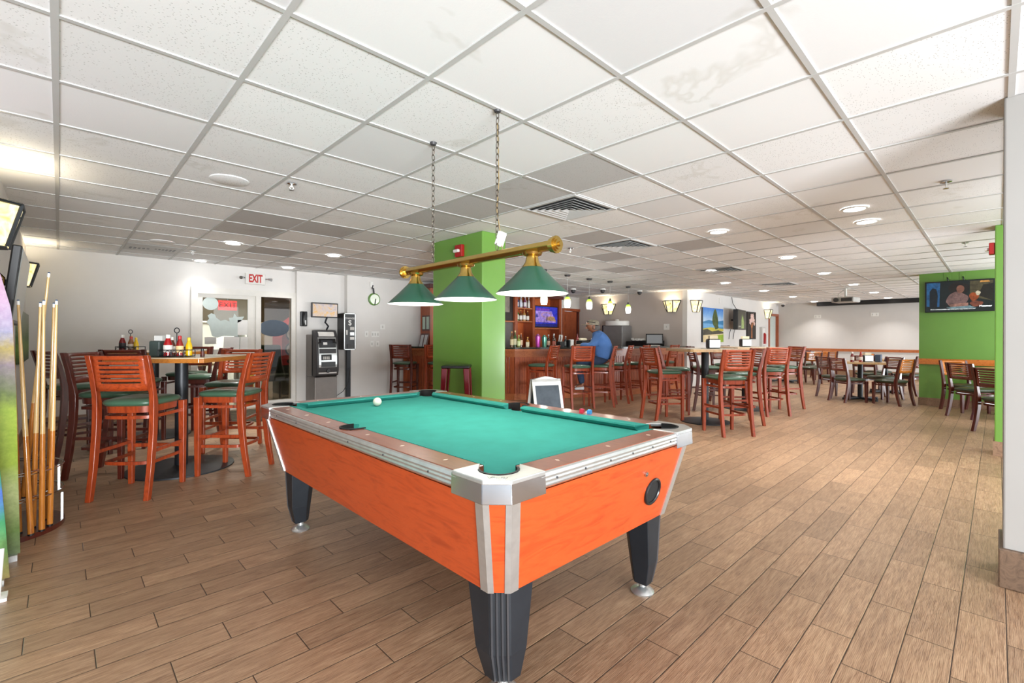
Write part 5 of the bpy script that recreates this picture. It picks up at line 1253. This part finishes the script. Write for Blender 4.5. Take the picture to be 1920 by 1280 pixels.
tag(G().lohi((17.75, .9, 2.26), (17.97, 4.1, 2.375)).out('screen_case', M['blackplastic'], smooth=0, bevel=.01), 'long black projection screen case along the top of the far wall', 'screen case')

# ------------------------------------------------------------------ pictures and screens on the pale side wall
t = thing('canvas_picture', 'bright lake picture with a tall tree on the pale side wall', 'picture', (12.53, YS, 1.555))
G().lohi((-.64, -.045, -.45), (.64, 0, .45)).out('canvas', M['darkgrey'], t, smooth=0)
def art(par, polys, y):
    for k, (pts, mat) in enumerate(polys): G().slab([(x, y - .0012 * (k + 1), z) for x, z in pts], (0, .001, 0)).out('painted_shape' if k else 'painted_ground', mat, par, smooth=0)
P_ = lambda c, v=.1, s=8: plain('paint_' + c[1:], c, .55, var=v, scale=s)
sky = picture_material('painted_sky', [(0, '#cfe0ee'), (.5, '#7fb0e0'), (1, '#3f7fd0')], (.05, .45))
tree = [(.06, -.05), (-.02, .0), (-.08, .1), (-.06, .22), (-.02, .3), (.02, .38), (.08, .43), (.14, .42), (.2, .34), (.26, .22), (.3, .1), (.28, .0), (.32, -.06), (.24, -.1), (.1, -.11)]
art(t, [([(-.64, -.45), (.64, -.45), (.64, .45), (-.64, .45)], sky), ([(-.64, .08), (-.3, .13), (.2, .1), (.64, .14), (.64, -.15), (-.64, -.15)], P_('#3f7fae')), ([(-.64, -.08), (.64, -.05), (.64, .02), (-.64, .04)], P_('#6fa8d6')),
        ([(-.64, -.1), (-.2, -.06), (.64, -.09), (.64, -.16), (-.64, -.18)], P_('#c2b84a')), (tree, P_('#4a5a2c', .5, 14)), ([(-.64, -.13), (-.4, -.1), (-.1, -.17), (.3, -.13), (.64, -.18), (.64, -.28), (-.64, -.28)], P_('#4d4a3c', .4)),
        ([(-.64, -.45), (.64, -.45), (.64, -.22), (.1, -.24), (-.64, -.27)], P_('#d8c69a')), ([(-.05, -.45), (.64, -.45), (.64, -.24), (.2, -.27)], P_('#8fae32', .25))], -.0455)
t = thing('swivel_television', 'dark television swung out from the pale side wall with a green shape on screen', 'television', (13.78, 5.0, 1.725), R(7))
G().lohi((-.46, -.02, -.28), (.46, .1, .28)).out('housing', M['blackplastic'], t, smooth=0, bevel=.006)
scr('screen_shape', [([(-.44, -.26), (.44, -.26), (.44, .26), (-.44, .26)], '#2f3020', .7), ([(-.08, -.24), (.2, -.24), (.24, -.06), (.14, .02), (.1, .14), (.04, .05), (-.02, .16), (-.06, .0)], '#9fb860', .9), ([(-.4, -.2), (-.15, -.2), (-.15, -.175), (-.4, -.175)], '#b8b8a8', .8)], -.0215, t)
g = G(); g.tube([(0, .09, 0), (.06, .18, 0), (0, .27, 0)], .022, 8); g.out('wall_arm', M['blackmetal'], t)
tag(G().tube([(13.8, 5.27, CEIL - .01), (13.86, 5.26, 2.2), (13.8, 5.12, 2.0)], .008, 6).out('cable', M['blackplastic']), 'black cable from the ceiling to the swung out television', 'cable')
for x in (13.65, 13.95): tag(G().tube([(x, 5.24, 1.46), (x + .01, 5.27, 1.35), (x, 5.285, 1.18)], .008, 6).out('cable', M['darkgrey']), 'grey cable hanging below the swung out television, ' + ('left' if x < 13.8 else 'right') + ' one', 'cable')
t = thing('canvas_picture', 'tall dark picture of pale pink flowers on the pale side wall', 'picture', (15.35, YS, 1.6))
G().lohi((-.36, -.04, -.42), (.36, 0, .42)).out('canvas', plain('near_black_paint', '#1c1614', .5), t, smooth=0)
fl = [([(-.05, -.38), (.06, -.38), (.04, -.1), (.16, .1), (.06, .12), (.02, -.05), (-.05, .1), (-.12, .05), (-.03, -.1)], P_('#a8663a', .3))]
for (x, z, r) in ((-.12, .12, .09), (.0, .2, .1), (.13, .17, .09), (.08, .3, .07), (-.06, .3, .06), (.2, .06, .06)): fl.append(([(x + r * (1 + .25 * math.cos(5 * a)) * math.cos(a), z + r * (1 + .25 * math.cos(5 * a)) * math.sin(a)) for a in [2 * PI * k / 24 for k in range(24)]], P_('#e0c0b8', .3, 20)))
art(t, fl, -.04)
t = thing('extinguisher_cabinet', 'white framed fire extinguisher cabinet with red inside beside the far sconce', 'cabinet', (16.3, YS, 1.25))
G().lohi((-.16, -.08, -.3), (.16, 0, .32)).out('case', M['papergrey'], t, smooth=0, bevel=.006)
G().lohi((-.11, -.085, -.26), (.11, -.08, .28)).out('door', M['white'], t, smooth=0)
G().lathe([(0, -.22), (.05, -.22), (.05, .08), (.02, .13), (0, .13)], (0, -.1, 0), 14).out('extinguisher', M['red'], t)
tag(G().lohi((12.98, YS - .02, 2.16), (13.04, YS, 2.31)).out('door_chime', M['white'], smooth=0, bevel=.004), 'small white box high on the pale wall left of the television cable', 'chime')
# big television on the green wall
t = thing('wall_television', 'large television on the green wall showing a film scene with caption', 'television', (XG - .05, .47, 1.955), R(-90))
G().lohi((-.445, -.03, -.275), (.445, .03, .275)).out('housing', M['blackplastic'], t, smooth=0, bevel=.006)
def blobp(cx, cz, rx, rz, w=.12, f=3, n=22): return [(cx + rx * (1 + w * math.sin(f * a)) * math.cos(a), cz + rz * (1 + w * math.cos(f * a)) * math.sin(a)) for a in [2 * PI * k / n for k in range(n)]]
scr('screen_shape', [([(-.43, -.26), (.43, -.26), (.43, .26), (-.43, .26)], '#0d2022', .6), ([(-.42, -.17), (-.25, -.18), (-.24, .25), (-.42, .25)], '#1f5a8a', .9), ([(-.38, -.18), (-.28, -.18), (-.27, .02), (-.29, .14), (-.34, .16), (-.38, .1)], '#0d1a22', .8),
    ([(.14, -.02), (.42, -.1), (.42, .25), (.14, .25)], '#6a6040', .6), ([(.24, .0), (.42, -.1), (.42, .2), (.3, .18)], '#241c14', .8), ([(.26, .22), (.38, .22), (.37, .25), (.27, .25)], '#d89a4a', 1), (blobp(.0, .12, .13, .12), '#1a1210', .8), (blobp(-.02, -.06, .14, .13, .08, 4), '#a07a74', .6), (blobp(.02, .12, .05, .07, .04), '#8a5a48', .9),
    ([(-.14, -.14), (.12, -.12), (.12, -.19), (-.1, -.19)], '#b08070', .9), (blobp(.19, -.02, .06, .07), '#b8561f', .7), (blobp(.24, .04, .03, .04), '#d8ccb0', .9), (blobp(.22, -.14, .08, .05), '#8a4a34', .9), ([(-.16, -.19), (.14, -.17), (.22, -.21), (-.1, -.22)], '#7d9aa0', .9)], -.0315, t)
letters('caption_text', 'this is a common problem that comes up for many families here now', .0205, glow('caption_white', '#e8eef0', .9), t, face_negy(-.08, -.0385, -.225), .0003)
letters('caption_logo', 'Meemer', .045, glow('caption_white', '#e8eef0', .9), t, face_negy(.33, -.0385, -.185), .0003)
for a in (-.15, .05): tag(G().tube([(XG - .012, .47 - a, 2.3), (XG - .04, .46 - a, 2.26), (XG - .03, .45 - a, 2.2)], .008, 6).out('cable', M['blackplastic']), 'black plug cable above the green wall television, ' + ('left' if a < 0 else 'right') + ' one', 'cable')
tag(G().lohi((3.3, -.36, 0), (3.316, -.2, .98)).out('door_edge_guard', M['blackplastic'], smooth=0, bevel=.01), 'black upright panel at the right picture edge against the grey pillar', 'panel')

# ------------------------------------------------------------------ the man at the bar
def skin(name, V, E, mat, parent, sub=2, root=0):
    me = bpy.data.meshes.new(name); me.from_pydata([v[:3] for v in V], E, []); me.materials.append(mat)
    o = bpy.data.objects.new(name, me); C.objects.link(o); o.parent = parent
    md = o.modifiers.new('skin', 'SKIN'); md.use_smooth_shade = True
    for k, v in enumerate(V):
        r = v[3] if isinstance(v[3], (tuple, list)) else (v[3], v[3]); me.skin_vertices[0].data[k].radius = r; me.skin_vertices[0].data[k].use_root = (k == root)
    s = o.modifiers.new('sub', 'SUBSURF'); s.levels = sub; s.render_levels = sub
    return o
man = thing('person', 'man in blue shirt, tan cap and jeans leaning on the bar from his stool', 'person', (7.0, 4.95, 0), R(128))
# local: +x is the way he faces, +y his left
S = M['skin']
V = [(-.06, 0, .9, (.08, .07)), (-.05, 0, 1.02, (.09, .08)), (.01, 0, 1.2, (.08, .06)), (.08, 0, 1.31, (.06, .06)), (.115, 0, 1.35, (.07, .07)), (.168, 0, 1.385, (.1, .088)), (.178, 0, 1.445, (.112, .1)), (.165, 0, 1.505, (.095, .09)), (.215, 0, 1.345, (.05, .055))]
E = [(0, 1), (1, 2), (2, 3), (3, 4), (4, 5), (5, 6), (6, 7), (5, 8)]
def chainv(start, pts):
    prev = start
    for p in pts: V.append(p); E.append((prev, len(V) - 1)); prev = len(V) - 1
    return prev
for s_ in (-1, 1):
    w = chainv(2, [(.07, s_ * .15, 1.2, .03), (.13, s_ * .21, 1.11, .03), (.2, s_ * .235, 1.068, .036), (.42, s_ * .12, 1.062, .03), (.455, s_ * .1, 1.06, (.02, .036))])
    k = chainv(0, [(.0, s_ * .1, .8, .05), (.37, s_ * .133, .788, .055), (.365, s_ * .134, .62, .045), (.32, s_ * .13, .36, .035), (.44, s_ * .13, .33, .025)])
body = skin('body', V, E, S, man)
for s_ in (-1, 1):          # five bent fingers on each hand, thumb from the side of the palm
    for q, (dy, ln) in enumerate(((-.024, .06), (-.008, .07), (.008, .066), (.022, .052))):
        x, y = .47, s_ * .1 + dy
        skin('finger', [(x, y, 1.062, .0095), (x + ln * .5, y, 1.066, .009), (x + ln * .85, y + .004, 1.054, .008), (x + ln, y + .004, 1.042, .007)], [(0, 1), (1, 2), (2, 3)], S, man, 1)
    skin('thumb', [(.445, s_ * .1 - s_ * .028, 1.06, .011), (.468, s_ * .1 - s_ * .05, 1.052, .01), (.49, s_ * .1 - s_ * .052, 1.045, .008)], [(0, 1), (1, 2)], S, man, 1)
# shirt over the torso and sleeves
V = [(-.06, 0, .79, (.17, .165)), (-.06, 0, .97, (.18, .15)), (-.02, 0, 1.13, (.18, .14)), (.04, 0, 1.25, (.15, .11)), (.075, 0, 1.325, (.085, .085))]
E = [(0, 1), (1, 2), (2, 3), (3, 4)]
for s_ in (-1, 1): chainv(3, [(.055, s_ * .17, 1.235, .09), (.11, s_ * .215, 1.13, .072), (.19, s_ * .235, 1.06, .056), (.3, s_ * .2, 1.075, .048), (.37, s_ * .15, 1.068, .042)])
shirt = plain('blue_cotton_shirt', '#4a72ac', .85, var=.1, scale=5, bump=.15)
skin('shirt', V, E, shirt, man)
V = [(-.06, 0, .86, (.165, .15)), (-.05, 0, .775, (.17, .17))]; E = [(0, 1)]
for s_ in (-1, 1): chainv(1, [(.05, s_ * .1, .8, .1), (.38, s_ * .135, .785, .085), (.375, s_ * .135, .62, .068), (.33, s_ * .135, .38, .058)])
skin('trousers', V, E, plain('dark_blue_denim', '#26344c', .9, var=.15, scale=20, bump=.15), man)
for s_ in (-1, 1): skin('shoe', [(.29, s_ * .13, .315, (.045, .04)), (.38, s_ * .13, .31, (.045, .032)), (.47, s_ * .13, .3, (.042, .026))], [(0, 1), (1, 2)], plain('white_grey_trainer', '#c4c6c8', .6), man)
# face details
HZ = -.035
g = G(); g.hull8([(.2, -.015, 1.405 + HZ), (.2, .015, 1.405 + HZ), (.2, .01, 1.465 + HZ), (.2, -.01, 1.465 + HZ)], [(.282, -.013, 1.408 + HZ), (.282, .013, 1.408 + HZ), (.25, .006, 1.465 + HZ), (.25, -.006, 1.465 + HZ)]); g.out('nose', S, man, smooth=60, bevel=.006)
for s_ in (-1, 1):
    G().sphere((.236, s_ * .034, 1.462 + HZ), .011, n=10).out('eye', M['white'], man, smooth=80)
    G().sphere((.2445, s_ * .035, 1.462 + HZ), .0055, n=8).out('iris', M['blackplastic'], man, smooth=80)
    G().sphere((.125, s_ * .094, 1.43 + HZ), .032, (.65, .35, 1.15), 12).out('ear', S, man, smooth=80)
G().sphere((.216, 0, 1.378 + HZ), .026, (.5, 1.1, .35), 10).out('mouth', plain('lips', '#6e3a30', .5), man, smooth=80)
G().lathe([(.06, -.045), (.085, -.02), (.092, .03), (.0, .06)], (.1, 0, 1.425 + HZ), 20, 1, 1.08).out('hair', plain('grey_hair', '#5f5b57', .9, var=.2, scale=60), man, smooth=60)
cap_m = plain('tan_grey_cap', '#857d6c', .9, var=.25, scale=30)
G().lathe([(.1, 0), (.104, .02), (.096, .06), (.064, .09), (0, .1)], (.142, 0, 1.475 + HZ), 24, 1.1, .98).out('cap', cap_m, man, smooth=70)
G().prism([(.19, -.088), (.25, -.084), (.32, -.058), (.345, 0), (.32, .058), (.25, .084), (.19, .088)], 1.474 + HZ, 1.482 + HZ).out('cap_peak', cap_m, man, bevel=.003)
g = G()
for s_ in (-1, 1): g.sphere((.235, s_ * .038, 1.53 + HZ), .028, (.35, 1, .7), 12); g.tube([(.235, s_ * .064, 1.53 + HZ), (.17, s_ * .103, 1.522 + HZ), (.1, s_ * .1, 1.512 + HZ)], .005, 6)
g.out('sunglasses', M['blackplastic'], man, smooth=80)
